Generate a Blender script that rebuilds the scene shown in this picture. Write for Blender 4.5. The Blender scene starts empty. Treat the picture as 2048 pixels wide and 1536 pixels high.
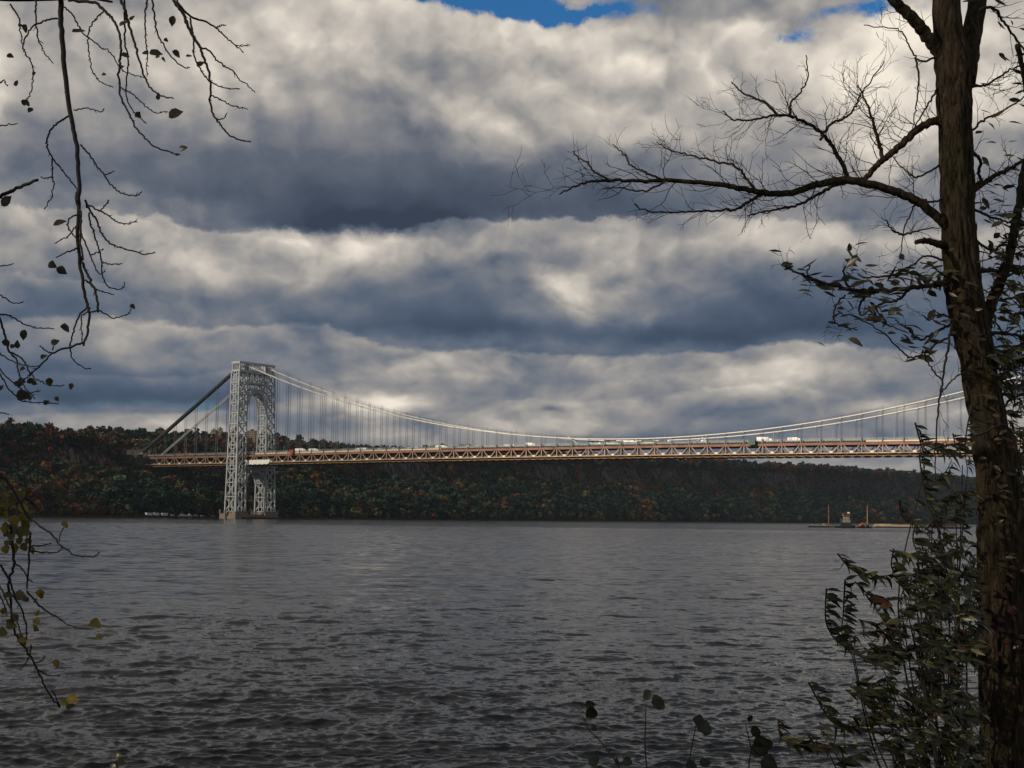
import bpy, math, random
import numpy as np
from mathutils import Vector, Matrix

S = bpy.context.scene
COL = S.collection
rad = math.radians

# ------------------------------------------------------------------ camera
F, CX, CY = 2800.0, 1024.0, 857.3          # focal length and principal point in photo pixels (2048 x 1536)
ROLL, PITCH = math.atan(0.0120), rad(3.6)
EYE = np.array([0, 0, 6.0])
fwd = np.array([0, math.cos(PITCH), math.sin(PITCH)])
_r = np.array([1.0, 0, 0]); _u = np.cross(_r, fwd)
R2 = _r * math.cos(ROLL) + _u * math.sin(ROLL)
U2 = -_r * math.sin(ROLL) + _u * math.cos(ROLL)

def ray(x, y):
    return (x - CX) / F * R2 - (y - CY) / F * U2 + fwd
def at(x, y, Y):
    r = ray(x, y); return EYE + r * (Y / r[1])

cam = bpy.data.cameras.new('camera')
cam.sensor_width = 36.0
cam.lens = F / 2048 * 36.0
cam.shift_y = (CY - 768) / 2048
cam.clip_start, cam.clip_end = 0.1, 60000
camo = bpy.data.objects.new('camera', cam); COL.objects.link(camo)
camo.matrix_world = Matrix(((R2[0], U2[0], -fwd[0], EYE[0]), (R2[1], U2[1], -fwd[1], EYE[1]),
                            (R2[2], U2[2], -fwd[2], EYE[2]), (0, 0, 0, 1)))
S.camera = camo
S.view_settings.view_transform = 'Standard'
S.view_settings.look = 'None'
S.view_settings.exposure = 0.0
S.view_settings.gamma = 1.0

# ------------------------------------------------------------------ sun
SUN_EL = rad(24)
sh = np.array([-0.9, -0.43]); sh /= np.linalg.norm(sh)
SUN = np.array([sh[0] * math.cos(SUN_EL), sh[1] * math.cos(SUN_EL), math.sin(SUN_EL)])
sl = bpy.data.lights.new('sun', 'SUN'); sl.energy = 4.8; sl.angle = rad(0.5); sl.color = (1.0, 0.86, 0.68)
so = bpy.data.objects.new('sun', sl); COL.objects.link(so)
so.rotation_euler = Vector(SUN).to_track_quat('Z', 'Y').to_euler()
so.location = (-50, -30, 60)

# ------------------------------------------------------------------ node helpers
class NT:
    def __init__(s, tree): s.t = tree; tree.nodes.clear()
    def n(s, typ, **kw):
        nd = s.t.nodes.new(typ)
        for k, v in kw.items():
            if k.startswith('i_'): nd.inputs[k[2:]].default_value = v
            else: setattr(nd, k, v)
        return nd
    def l(s, a, b): s.t.links.new(a, b)
    def m(s, op, a, b=None, c=None, clamp=False):
        nd = s.t.nodes.new('ShaderNodeMath'); nd.operation = op; nd.use_clamp = clamp
        for i, v in enumerate((a, b, c)):
            if v is None: continue
            if isinstance(v, (int, float)): nd.inputs[i].default_value = v
            else: s.l(v, nd.inputs[i])
        return nd.outputs[0]
    def vm(s, op, a, b=None, out=0):
        nd = s.t.nodes.new('ShaderNodeVectorMath'); nd.operation = op
        for i, v in enumerate((a, b)):
            if v is None: continue
            if isinstance(v, (tuple, list)): nd.inputs[i].default_value = v
            elif isinstance(v, (int, float)): nd.inputs[3].default_value = v
            else: s.l(v, nd.inputs[i])
        return nd.outputs[out]
    def scale(s, a, f):
        nd = s.t.nodes.new('ShaderNodeVectorMath'); nd.operation = 'SCALE'
        s.l(a, nd.inputs[0])
        if isinstance(f, (int, float)): nd.inputs[3].default_value = f
        else: s.l(f, nd.inputs[3])
        return nd.outputs[0]
    def noise(s, vec, scale, detail=4, rough=0.5, out=0, dims='3D', lac=2.0, dist=0.0):
        nd = s.t.nodes.new('ShaderNodeTexNoise'); nd.noise_dimensions = dims
        nd.inputs['Scale'].default_value = scale; nd.inputs['Detail'].default_value = detail
        nd.inputs['Roughness'].default_value = rough; nd.inputs['Lacunarity'].default_value = lac
        nd.inputs['Distortion'].default_value = dist
        if vec is not None: s.l(vec, nd.inputs['Vector'])
        return nd.outputs[out]
    def ramp(s, fac, stops, interp='LINEAR'):
        nd = s.t.nodes.new('ShaderNodeValToRGB'); cr = nd.color_ramp; cr.interpolation = interp
        while len(cr.elements) < len(stops): cr.elements.new(0.5)
        for e, (p, c) in zip(cr.elements, stops):
            e.position = p; e.color = tuple(c) + (1,) if len(c) == 3 else c
        s.l(fac, nd.inputs[0]); return nd.outputs[0]
    def mix(s, fac, a, b, blend='MIX'):
        nd = s.t.nodes.new('ShaderNodeMix'); nd.data_type = 'RGBA'; nd.blend_type = blend
        for i, v in ((0, fac), (6, a), (7, b)):
            if isinstance(v, (int, float)): nd.inputs[i].default_value = v
            elif isinstance(v, (tuple, list)): nd.inputs[i].default_value = tuple(v) + (1,) if len(v) == 3 else v
            else: s.l(v, nd.inputs[i])
        return nd.outputs[2]
    def smooth(s, v, a, b, c=0.0, d=1.0):
        nd = s.t.nodes.new('ShaderNodeMapRange'); nd.interpolation_type = 'SMOOTHSTEP'
        s.l(v, nd.inputs[0])
        for i, x in enumerate((a, b, c, d)): nd.inputs[i + 1].default_value = x
        return nd.outputs[0]

def lin(c):
    return tuple((x / 255 / 12.92) if x / 255 <= 0.04045 else ((x / 255 + 0.055) / 1.055) ** 2.4 for x in c)

# ------------------------------------------------------------------ sky: Nishita blue behind a broken deck of autumn cloud
world = bpy.data.worlds.new('World'); S.world = world; world.use_nodes = True
w = NT(world.node_tree)
tc = w.n('ShaderNodeTexCoord').outputs['Generated']
sep = w.n('ShaderNodeSeparateXYZ'); w.l(tc, sep.inputs[0])
dx, dy, dz = sep.outputs
zc_ = w.m('MAXIMUM', dz, 0.0)
az = w.m('ARCTAN2', dx, dy); el = w.m('ARCSINE', dz)
elp = w.m('MAXIMUM', el, -0.05)
vv = w.m('ADD', w.m('MULTIPLY', elp, 1.2), w.m('MULTIPLY', w.m('SUBTRACT', 1.0, w.m('POWER', math.e, w.m('MULTIPLY', elp, -14.0))), 0.12))
q = w.n('ShaderNodeCombineXYZ'); w.l(w.m('SINE', az), q.inputs[0]); w.l(w.m('COSINE', az), q.inputs[1]); w.l(vv, q.inputs[2]); q = q.outputs[0]
# turbulence that breaks up the large light and dark masses
wn1 = w.vm('SUBTRACT', w.noise(q, 8.0, 4, 0.5, 1), (0.5, 0.5, 0.5))
wn2 = w.vm('SUBTRACT', w.noise(q, 24.0, 5, 0.55, 1), (0.5, 0.5, 0.5))
s1 = w.n('ShaderNodeSeparateXYZ'); w.l(wn1, s1.inputs[0])
s2 = w.n('ShaderNodeSeparateXYZ'); w.l(wn2, s2.inputs[0])
squash = w.smooth(dz, 0.0, 0.22, 0.30, 1.0)
azw = w.m('ADD', az, w.m('ADD', w.m('MULTIPLY', s1.outputs[0], 0.070), w.m('MULTIPLY', s2.outputs[0], 0.028)))
elw = w.m('ADD', el, w.m('MULTIPLY', squash, w.m('ADD', w.m('MULTIPLY', s1.outputs[2], 0.045), w.m('MULTIPLY', s2.outputs[2], 0.026))))
# brightness of the cloud deck by elevation (rows) and azimuth (columns), 0..1
XS = [0, 150, 300, 450, 600, 750, 900, 1050, 1200, 1350, 1500, 1650, 1800, 1950, 2100]
ROWS = [
 (1036, [150]*15),
 (930, [150,150,150,150,145,140,140,140,140,145,150,150,155,155,155]),
 (890, [140,140,145,140,135,135,140,130,95,85,88,110,125,130,130]),
 (850, [135,135,138,125,110,120,125,155,130,115,105,115,130,135,125]),
 (810, [82,76,78,85,100,160,130,140,125,125,120,112,150,130,120]),
 (770, [90,85,95,100,115,130,125,120,125,140,165,155,110,110,105]),
 (735, [95,105,115,110,120,135,140,130,135,135,160,150,115,95,100]),
 (700, [100,115,135,125,125,125,130,120,112,125,118,120,95,90,100]),
 (660, [100,110,145,140,120,95,80,85,85,78,75,75,80,85,95]),
 (610, [110,105,120,105,105,95,85,100,130,105,85,85,95,95,100]),
 (550, [135,130,145,165,150,115,95,110,170,145,115,108,125,120,115]),
 (490, [145,150,160,145,175,180,145,145,150,155,150,165,165,140,125]),
 (450, [140,145,135,120,85,72,80,125,105,105,155,140,130,135,120]),
 (410, [125,112,100,96,85,80,85,95,95,105,125,125,125,130,120]),
 (350, [150,115,110,108,102,98,98,105,112,122,125,140,150,135,125]),
 (280, [190,135,150,150,120,108,130,150,165,165,150,165,190,170,155]),
 (215, [185,145,160,170,145,130,165,160,175,170,165,185,215,205,185]),
 (150, [170,150,165,185,178,160,150,175,205,185,190,205,220,215,195]),
 (80, [165,160,170,190,195,180,170,205,195,185,190,175,215,205,190]),
 (20, [150,160,165,185,195,205,190,190,150,155,165,145,165,175,175]),
 (-150, [115,118,118,120,122,125,125,122,118,118,118,118,120,122,122]),
 (-500, [88]*15),
 (-1400, [100]*15),
]
def azel(x, y):
    r = ray(x, y); r = r / np.linalg.norm(r); return math.atan2(r[0], r[1]), math.asin(r[2])
AZM = rad(25)
azn = w.m('MULTIPLY_ADD', azw, 1 / (2 * AZM), 0.5, clamp=True)
B = None; e_prev = None
for yy, vals in ROWS:
    fc = w.t.nodes.new('ShaderNodeFloatCurve'); cu = fc.mapping.curves[0]
    pts = [((azel(x, yy)[0] / (2 * AZM) + 0.5), v / 255) for x, v in zip(XS, vals)]
    cu.points[0].location = pts[0]; cu.points[1].location = pts[-1]
    for p in pts[1:-1]: cu.points.new(*p)
    fc.mapping.extend = 'HORIZONTAL'; fc.mapping.update(); w.l(azn, fc.inputs['Value']); v = fc.outputs[0]
    e = azel(1024, yy)[1]
    if B is None: B = v
    else:
        t = w.smooth(elw, e_prev, e)
        B = w.m('ADD', w.m('MULTIPLY', B, w.m('SUBTRACT', 1.0, t)), w.m('MULTIPLY', v, t))
    e_prev = e
def blob(px, py, rx, ry):
    a, e = azel(px, py)
    cx = w.m('MULTIPLY', w.m('SUBTRACT', azw, a), F / rx); cy = w.m('MULTIPLY', w.m('SUBTRACT', elw, e), F / ry)
    r2 = w.m('ADD', w.m('MULTIPLY', cx, cx), w.m('MULTIPLY', cy, cy))
    return w.m('POWER', math.e, w.m('MULTIPLY', r2, -1.0))
for px, py, rx, ry, am in ((790, 806, 58, 24, 0.34), (1150, 575, 50, 36, 0.18), (1560, 748, 90, 22, 0.16), (1080, 852, 70, 22, 0.13),
                           (1785, 808, 60, 20, 0.14), (1730, 235, 110, 80, 0.12), (950, 40, 90, 18, 0.10), (1470, 45, 60, 14, 0.10),
                           (905, 215, 60, 30, 0.05), (740, 120, 60, 30, 0.05), (1095, 815, 22, 9, -0.2), (760, 440, 160, 22, -0.05)):
    B = w.m('ADD', B, w.m('MULTIPLY', blob(px, py, rx, ry), am))
# lower edges of the cloud banks: a dark base above, the lit top of the next bank below
wn3 = w.vm('SUBTRACT', w.noise(q, 20.0, 8, 0.66, 1), (0.5, 0.5, 0.5)); s3 = w.n('ShaderNodeSeparateXYZ'); w.l(wn3, s3.inputs[0])
aze = w.m('MULTIPLY_ADD', w.m('ADD', az, w.m('MULTIPLY', s3.outputs[0], 0.05)), 1 / (2 * AZM), 0.5, clamp=True)
ele = w.m('ADD', el, w.m('MULTIPLY', squash, w.m('ADD', w.m('MULTIPLY', s3.outputs[2], 0.034), w.m('MULTIPLY', s1.outputs[2], 0.026))))
def curve(vals_px, conv):
    fc = w.t.nodes.new('ShaderNodeFloatCurve'); cu = fc.mapping.curves[0]; pts = [conv(*p) for p in vals_px]
    cu.points[0].location = pts[0]; cu.points[1].location = pts[-1]
    for p in pts[1:-1]: cu.points.new(*p)
    fc.mapping.extend = 'HORIZONTAL'; fc.mapping.update(); w.l(aze, fc.inputs['Value']); return fc.outputs[0]
EL0, EL1 = -0.05, 0.45
def edge(pts, up, dn, su, sd):
    """pts: (x, y, strength)"""
    e_ = w.m('MULTIPLY_ADD', curve([(x, y) for x, y, a in pts], lambda x, y: (azel(x, y)[0] / (2 * AZM) + .5, (azel(x, y)[1] - EL0) / (EL1 - EL0))), EL1 - EL0, EL0)
    st = curve([(x, y, a) for x, y, a in pts], lambda x, y, a: (azel(x, y)[0] / (2 * AZM) + .5, a))
    d = w.m('SUBTRACT', ele, e_); above = w.smooth(d, -0.0022, 0.0022)
    fu = w.m('MULTIPLY', w.m('POWER', math.e, w.m('MULTIPLY', w.m('MAXIMUM', d, 0.0), -1 / su)), -up)
    fd = w.m('MULTIPLY', w.m('POWER', math.e, w.m('MULTIPLY', w.m('MINIMUM', d, 0.0), 1 / sd)), dn)
    return w.m('MULTIPLY', st, w.m('ADD', w.m('MULTIPLY', above, fu), w.m('MULTIPLY', w.m('SUBTRACT', 1.0, above), fd)))
for args in (([(0,412,.5),(200,428,.8),(420,452,1),(600,464,1),(800,464,1),(930,438,1),(1050,432,1),(1250,442,1),(1330,425,.9),(1500,448,.6),(1700,440,.6),(2000,450,.4)], 0.10, 0.13, 0.030, 0.022),
             ([(0,640,.4),(250,632,.9),(420,652,1),(640,660,.9),(780,694,1),(1000,702,1),(1200,712,.9),(1400,700,1),(1600,690,1),(1800,705,.7),(2000,700,.4)], 0.08, 0.12, 0.022, 0.016),
             ([(0,540,.8),(180,560,.7),(350,600,.3),(700,600,.0),(1050,560,.2),(1150,610,.6),(1250,640,.5),(1500,560,.2),(1800,560,.4),(2000,560,.3)], 0.05, 0.08, 0.018, 0.015),
             ([(0,830,1),(200,832,1),(420,826,.9),(560,812,.4),(700,835,.5),(800,836,.5),(1000,800,.5),(1200,800,.5),(1400,780,.7),(1600,772,.7),(1750,800,.5),(2000,790,.4)], 0.06, 0.09, 0.014, 0.010),
             ([(0,300,.2),(300,250,.3),(500,200,.5),(640,190,.3),(800,205,.5),(900,240,.5),(1000,300,.5),(1200,330,.4),(1400,300,.6),(1560,260,.3),(1700,330,.6),(2000,320,.3)], 0.05, 0.03, 0.020, 0.03),
             ([(0,745,.5),(250,752,.5),(500,745,.6),(640,760,.4),(900,745,.5),(1100,770,.5),(1450,735,.6),(1620,730,.6),(1800,745,.3),(2000,740,.3)], 0.05, 0.06, 0.010, 0.010)):
    B = w.m('ADD', B, edge(*args))
# relief: heaped puffs lit from above and from the left, in several sizes
def billow(vec):
    tot = None
    for sc, a in ((6.0, 1.1), (13.0, 0.62), (30.0, 0.26), (70.0, 0.12)):
        v = w.m('MULTIPLY', w.m('ABSOLUTE', w.m('SUBTRACT', w.noise(vec, sc, 1, 0.5), 0.5)), 2 * a); tot = v if tot is None else w.m('ADD', tot, v)
    return tot
qd = w.vm('ADD', q, w.scale(wn2, 0.024))
R = w.m('MULTIPLY', w.m('SUBTRACT', billow(qd), billow(w.vm('ADD', qd, (0.006, 0.0, 0.016)))), 0.42)
R = w.m('MULTIPLY', R, w.smooth(B, 0.28, 0.62, 0.32, 1.25))
B = w.m('ADD', B, R)
B = w.m('ADD', B, w.m('MULTIPLY', w.m('SUBTRACT', w.noise(qd, 9.0, 7, 0.53), 0.5), 0.13))
ccol = w.ramp(B, [(0.20, lin((56, 65, 80))), (0.29, lin((74, 83, 98))), (0.38, lin((95, 102, 115))), (0.50, lin((130, 131, 136))),
                  (0.62, lin((162, 158, 154))), (0.76, lin((201, 193, 183))), (0.92, lin((246, 236, 220)))])
low = w.m('MULTIPLY', w.smooth(el, 0.27, 0.10), w.smooth(B, 0.55, 0.30))
ccol = w.mix(low, ccol, w.mix(1.0, ccol, (0.85, 1.0, 1.14), 'MULTIPLY'))
# openings with blue sky
gap = None
for px, py, rx, ry, am in ((1050, 4, 150, 30, 1.15), (900, -14, 120, 18, 0.9), (1590, 66, 62, 30, 0.46), (1790, 12, 130, 22, 0.55), (1420, 22, 200, 16, 0.30),
                           (510, 462, 60, 15, 0.42), (600, 880, 200, 14, 0.12), (1300, 893, 300, 16, 0.28), (1650, 945, 260, 26, 0.40), (300, 815, 260, 26, 0.30)):
    g = w.m('MULTIPLY', blob(px, py, rx, ry), am); gap = g if gap is None else w.m('ADD', gap, g)
gap = w.m('ADD', gap, w.m('MULTIPLY', w.m('SUBTRACT', w.noise(qd, 18.0, 8, 0.66), 0.5), w.m('MULTIPLY', gap, 4.6)))
gap = w.smooth(gap, 0.22, 0.62)
sky = w.n('ShaderNodeTexSky', sky_type='NISHITA'); sky.sun_disc = False
sky.sun_elevation = SUN_EL; sky.sun_rotation = math.atan2(SUN[0], SUN[1]); sky.air_density = 1.3; sky.dust_density = 0.6; sky.ozone_density = 3.0
skyc = w.mix(1.0, w.scale(sky.outputs[0], 0.075), (0.28, 0.78, 1.25), 'MULTIPLY')
bg = w.n('ShaderNodeBackground'); bg.inputs[1].default_value = 1.0
w.l(w.mix(gap, ccol, skyc), bg.inputs[0])
wo = w.n('ShaderNodeOutputWorld'); w.l(bg.outputs[0], wo.inputs[0])
world.cycles.sampling_method = 'MANUAL'; world.cycles.sample_map_resolution = 512

# ------------------------------------------------------------------ materials
def principled(name, base=(0.5, 0.5, 0.5), rough=0.6, metal=0.0, var=0.0, vscale=0.5, bump=0.0, bscale=2.0, spec=0.5):
    m = bpy.data.materials.new(name); m.use_nodes = True; t = NT(m.node_tree)
    p = t.n('ShaderNodeBsdfPrincipled'); o = t.n('ShaderNodeOutputMaterial'); t.l(p.outputs[0], o.inputs[0])
    p.inputs['Roughness'].default_value = rough; p.inputs['Metallic'].default_value = metal
    p.inputs['Specular IOR Level'].default_value = spec
    co = t.n('ShaderNodeTexCoord').outputs['Object']
    if var:
        n = t.noise(co, vscale, 6, 0.6)
        lo = tuple(c * (1 - var) for c in base); hi = tuple(min(1, c * (1 + var)) for c in base)
        t.l(t.ramp(n, [(0.3, lo), (0.7, hi)]), p.inputs['Base Color'])
    else: p.inputs['Base Color'].default_value = tuple(base) + (1,)
    if bump:
        b = t.n('ShaderNodeBump'); b.inputs['Strength'].default_value = bump; b.inputs['Distance'].default_value = 0.1
        t.l(t.noise(co, bscale, 5, 0.6), b.inputs['Height']); t.l(b.outputs[0], p.inputs['Normal'])
    return m

M = {}
M['tower_paint'] = principled('weathered grey tower paint', (0.40, 0.43, 0.45), 0.55, var=0.22, vscale=0.12)
M['truss_paint'] = principled('pale weathered truss paint', (0.35, 0.245, 0.16), 0.55, var=0.5, vscale=0.09)
M['gusset_paint'] = principled('white gusset paint', (0.62, 0.55, 0.44), 0.5, var=0.1, vscale=0.3)
M['red_primer'] = principled('faded red oxide primer', (0.19, 0.075, 0.048), 0.6, var=0.6, vscale=0.07)
M['fascia'] = principled('buff fascia paint', (0.60, 0.52, 0.38), 0.55, var=0.2, vscale=0.05)
M['rail'] = principled('grey green railing', (0.28, 0.31, 0.29), 0.5, metal=0.2, var=0.2, vscale=0.3)
M['cable'] = principled('cable paint', (0.46, 0.46, 0.44), 0.42, var=0.12, vscale=0.1)
M['rope'] = principled('suspender rope steel', (0.09, 0.10, 0.118), 0.5, metal=0.3)
M['asphalt'] = principled('bridge asphalt', (0.055, 0.055, 0.057), 0.85, var=0.2, vscale=0.3)
M['dark_steel'] = principled('dark floor steel', (0.10, 0.075, 0.055), 0.65, var=0.3, vscale=0.2)
M['netting'] = principled('tan safety netting', (0.20, 0.11, 0.045), 0.85, var=0.3, vscale=0.3)
M['black_net'] = principled('black cable shroud', (0.018, 0.022, 0.026), 0.8, var=0.3, vscale=0.3)
M['granite'] = principled('granite pier', (0.22, 0.18, 0.145), 0.85, var=0.35, vscale=0.25, bump=0.4, bscale=0.6)
M['tarp'] = principled('white tarpaulin', (0.74, 0.73, 0.71), 0.6, var=0.1, vscale=0.4, bump=0.5, bscale=0.5)
M['white'] = principled('white vehicle paint', (0.80, 0.80, 0.79), 0.35)
M['blue'] = principled('pale blue vehicle paint', (0.30, 0.42, 0.55), 0.35)
M['dark'] = principled('dark vehicle paint', (0.05, 0.055, 0.065), 0.35)
M['silver'] = principled('silver vehicle paint', (0.45, 0.46, 0.47), 0.35, metal=0.4)
M['redpaint'] = principled('red paint', (0.42, 0.04, 0.03), 0.45, var=0.2, vscale=0.3)
M['greenpaint'] = principled('dark green paint', (0.03, 0.10, 0.06), 0.5, var=0.2, vscale=0.3)
M['rubber'] = principled('rubber', (0.02, 0.02, 0.02), 0.8)
M['glass'] = principled('dark window glass', (0.02, 0.025, 0.03), 0.1)
M['orange'] = principled('orange machine paint', (0.60, 0.14, 0.03), 0.5)
M['rust'] = principled('rusty steel', (0.17, 0.06, 0.035), 0.75, var=0.35, vscale=0.5)
M['yellowrust'] = principled('ochre steel', (0.22, 0.14, 0.06), 0.7, var=0.3, vscale=0.5)
M['hull'] = principled('black hull', (0.022, 0.024, 0.028), 0.5, var=0.3, vscale=0.3)
M['deckgrey'] = principled('grey barge deck', (0.22, 0.20, 0.17), 0.8, var=0.3, vscale=0.4)
M['pipe'] = principled('pale pipe', (0.50, 0.38, 0.22), 0.6, var=0.25, vscale=0.2)
M['masonry'] = principled('stone masonry', (0.085, 0.078, 0.072), 0.9, var=0.35, vscale=0.15)
M['sandstone'] = principled('buff building wall', (0.42, 0.32, 0.20), 0.85, var=0.15, vscale=0.1)
M['roof'] = principled('dark roof', (0.07, 0.065, 0.06), 0.8)
M['wharf'] = principled('dark wet timber', (0.018, 0.018, 0.02), 0.8, var=0.3, vscale=0.3)
M['lampmetal'] = principled('galvanised lamp post', (0.50, 0.50, 0.48), 0.45, metal=0.3)

# ------------------------------------------------------------------ mesh builder
class MB:
    def __init__(s): s.v = []; s.f = []; s.mi = []; s.k = 0; s.cur = 0
    def add(s, vs, fs):
        s.v.append(np.asarray(vs, float).reshape(-1, 3))
        for f in fs: s.f.append(tuple(i + s.k for i in f)); s.mi.append(s.cur)
        s.k += len(s.v[-1])
    def box(s, a, b):
        x0, y0, z0 = a; x1, y1, z1 = b
        s.add([(x0,y0,z0),(x1,y0,z0),(x1,y1,z0),(x0,y1,z0),(x0,y0,z1),(x1,y0,z1),(x1,y1,z1),(x0,y1,z1)],
              [(0,3,2,1),(4,5,6,7),(0,1,5,4),(1,2,6,5),(2,3,7,6),(3,0,4,7)])
    def beam(s, p, q, wd, ht=None):
        ht = ht or wd; p = np.asarray(p, float); q = np.asarray(q, float); d = q - p; L = np.linalg.norm(d)
        if L < 1e-6: return
        d /= L; ref = np.array([0, 0, 1.0]) if abs(d[2]) < 0.9 else np.array([1.0, 0, 0])
        a = np.cross(d, ref); a /= np.linalg.norm(a); b = np.cross(a, d)
        a *= wd / 2; b *= ht / 2
        s.add([p-a-b, p+a-b, p+a+b, p-a+b, q-a-b, q+a-b, q+a+b, q-a+b],
              [(0,3,2,1),(4,5,6,7),(0,1,5,4),(1,2,6,5),(2,3,7,6),(3,0,4,7)])
    def tube(s, pts, r, n=6, cap=True):
        pts = np.asarray(pts, float); m = len(pts)
        r = np.full(m, r, float) if np.isscalar(r) else np.asarray(r, float)
        d = np.gradient(pts, axis=0); d /= np.linalg.norm(d, axis=1)[:, None] + 1e-12
        ref = np.array([0.31, 0.93, 0.17]) if abs(d[0] @ np.array([0.31, 0.93, 0.17])) < 0.9 else np.array([1.0, 0, 0])
        a = np.cross(d, ref); a /= np.linalg.norm(a, axis=1)[:, None] + 1e-12; b = np.cross(d, a)
        th = np.arange(n) * 2 * np.pi / n
        ring = pts[:, None] + r[:, None, None] * (a[:, None] * np.cos(th)[None, :, None] + b[:, None] * np.sin(th)[None, :, None])
        fs = [(i*n+j, i*n+(j+1) % n, (i+1)*n+(j+1) % n, (i+1)*n+j) for i in range(m-1) for j in range(n)]
        if cap: fs += [tuple(range(n))[::-1], tuple((m-1)*n + j for j in range(n))]
        s.add(ring.reshape(-1, 3), fs)
    def cyl(s, p, q, r, n=10): s.tube([p, q], r, n)
    def build(s, name, mats, parent=None, smooth=False, loc=None):
        me = bpy.data.meshes.new(name)
        v = np.concatenate(s.v) if s.v else np.zeros((0, 3))
        me.from_pydata(v.tolist(), [], s.f)
        for m in (mats if isinstance(mats, (list, tuple)) else [mats]): me.materials.append(m)
        if isinstance(mats, (list, tuple)): me.polygons.foreach_set('material_index', s.mi)
        if smooth: me.polygons.foreach_set('use_smooth', [True] * len(s.f))
        o = bpy.data.objects.new(name, me); COL.objects.link(o)
        if parent: o.parent = parent
        if loc is not None: o.location = loc
        return o

def npmesh(name, V, Fq, mat, smooth=False, cols=None, parent=None):
    """fast mesh from numpy arrays; Fq is (n,3) or (n,4)"""
    me = bpy.data.meshes.new(name); V = np.asarray(V, np.float32); Fq = np.asarray(Fq, np.int32); k = Fq.shape[1]
    me.vertices.add(len(V)); me.vertices.foreach_set('co', V.ravel())
    me.loops.add(Fq.size); me.loops.foreach_set('vertex_index', Fq.ravel())
    me.polygons.add(len(Fq)); me.polygons.foreach_set('loop_start', np.arange(0, Fq.size, k, dtype=np.int32))
    if smooth: me.polygons.foreach_set('use_smooth', np.ones(len(Fq), bool))
    me.update(calc_edges=True)
    if cols is not None:
        a = me.color_attributes.new('tint', 'FLOAT_COLOR', 'POINT')
        c = np.ones((len(V), 4), np.float32); c[:, :3] = cols; a.data.foreach_set('color', c.ravel())
    me.materials.append(mat)
    o = bpy.data.objects.new(name, me); COL.objects.link(o)
    if parent: o.parent = parent
    return o

def tag(o, label=None, cat=None, group=None, kind=None):
    if label: o['label'] = label
    if cat: o['category'] = cat
    if group: o['group'] = group
    if kind: o['kind'] = kind
    return o
def empty(name, loc=(0, 0, 0), rz=0.0):
    o = bpy.data.objects.new(name, None); COL.objects.link(o); o.location = loc; o.rotation_euler = (0, 0, rz)
    o.empty_display_size = 0.5; return o
def copy_tree(o, parent=None):
    c = o.copy(); COL.objects.link(c)
    if parent: c.parent = parent
    for ch in o.children: copy_tree(ch, c)
    return c

# bridge frame: s along the deck towards the near shore, t across it away from the camera
BU = np.array([0.80873, -0.58818, 0.0]); BV = np.array([0.58818, 0.80873, 0.0]); BO = np.array([-311.72, 1611.11, 0.0])
BRZ = math.atan2(BU[1], BU[0])
def W(s, t, z=0.0): return BO + BU * s + BV * t + np.array([0, 0, z])
def onplane(x, y, t=0.0):
    r = ray(x, y); p0 = BO + BV * t; p = EYE + r * (((p0 - EYE) @ BV) / (r @ BV)); q_ = p - BO
    return q_ @ BU, p[2]

# ------------------------------------------------------------------ value noise for shaping the land
_rn = np.random.RandomState(5); _tab = _rn.rand(256, 256)
def vnoise(x, y):
    x = np.asarray(x, float); y = np.asarray(y, float)
    xi = np.floor(x).astype(int); yi = np.floor(y).astype(int); fx = x - xi; fy = y - yi
    fx = fx * fx * (3 - 2 * fx); fy = fy * fy * (3 - 2 * fy)
    g = lambda a, b: _tab[a % 256, b % 256]
    return (g(xi, yi) * (1-fx) + g(xi+1, yi) * fx) * (1-fy) + (g(xi, yi+1) * (1-fx) + g(xi+1, yi+1) * fx) * fy
def fbm(x, y, o=4):
    r = 0; a = 0.5; f = 1.0
    for _ in range(o): r = r + a * vnoise(x * f + 17.3 * _, y * f + 5.1 * _); a *= 0.5; f *= 2.03
    return r
def sstep(x, a, b):
    t = np.clip((np.asarray(x, float) - a) / (b - a), 0, 1); return t * t * (3 - 2 * t)

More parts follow.
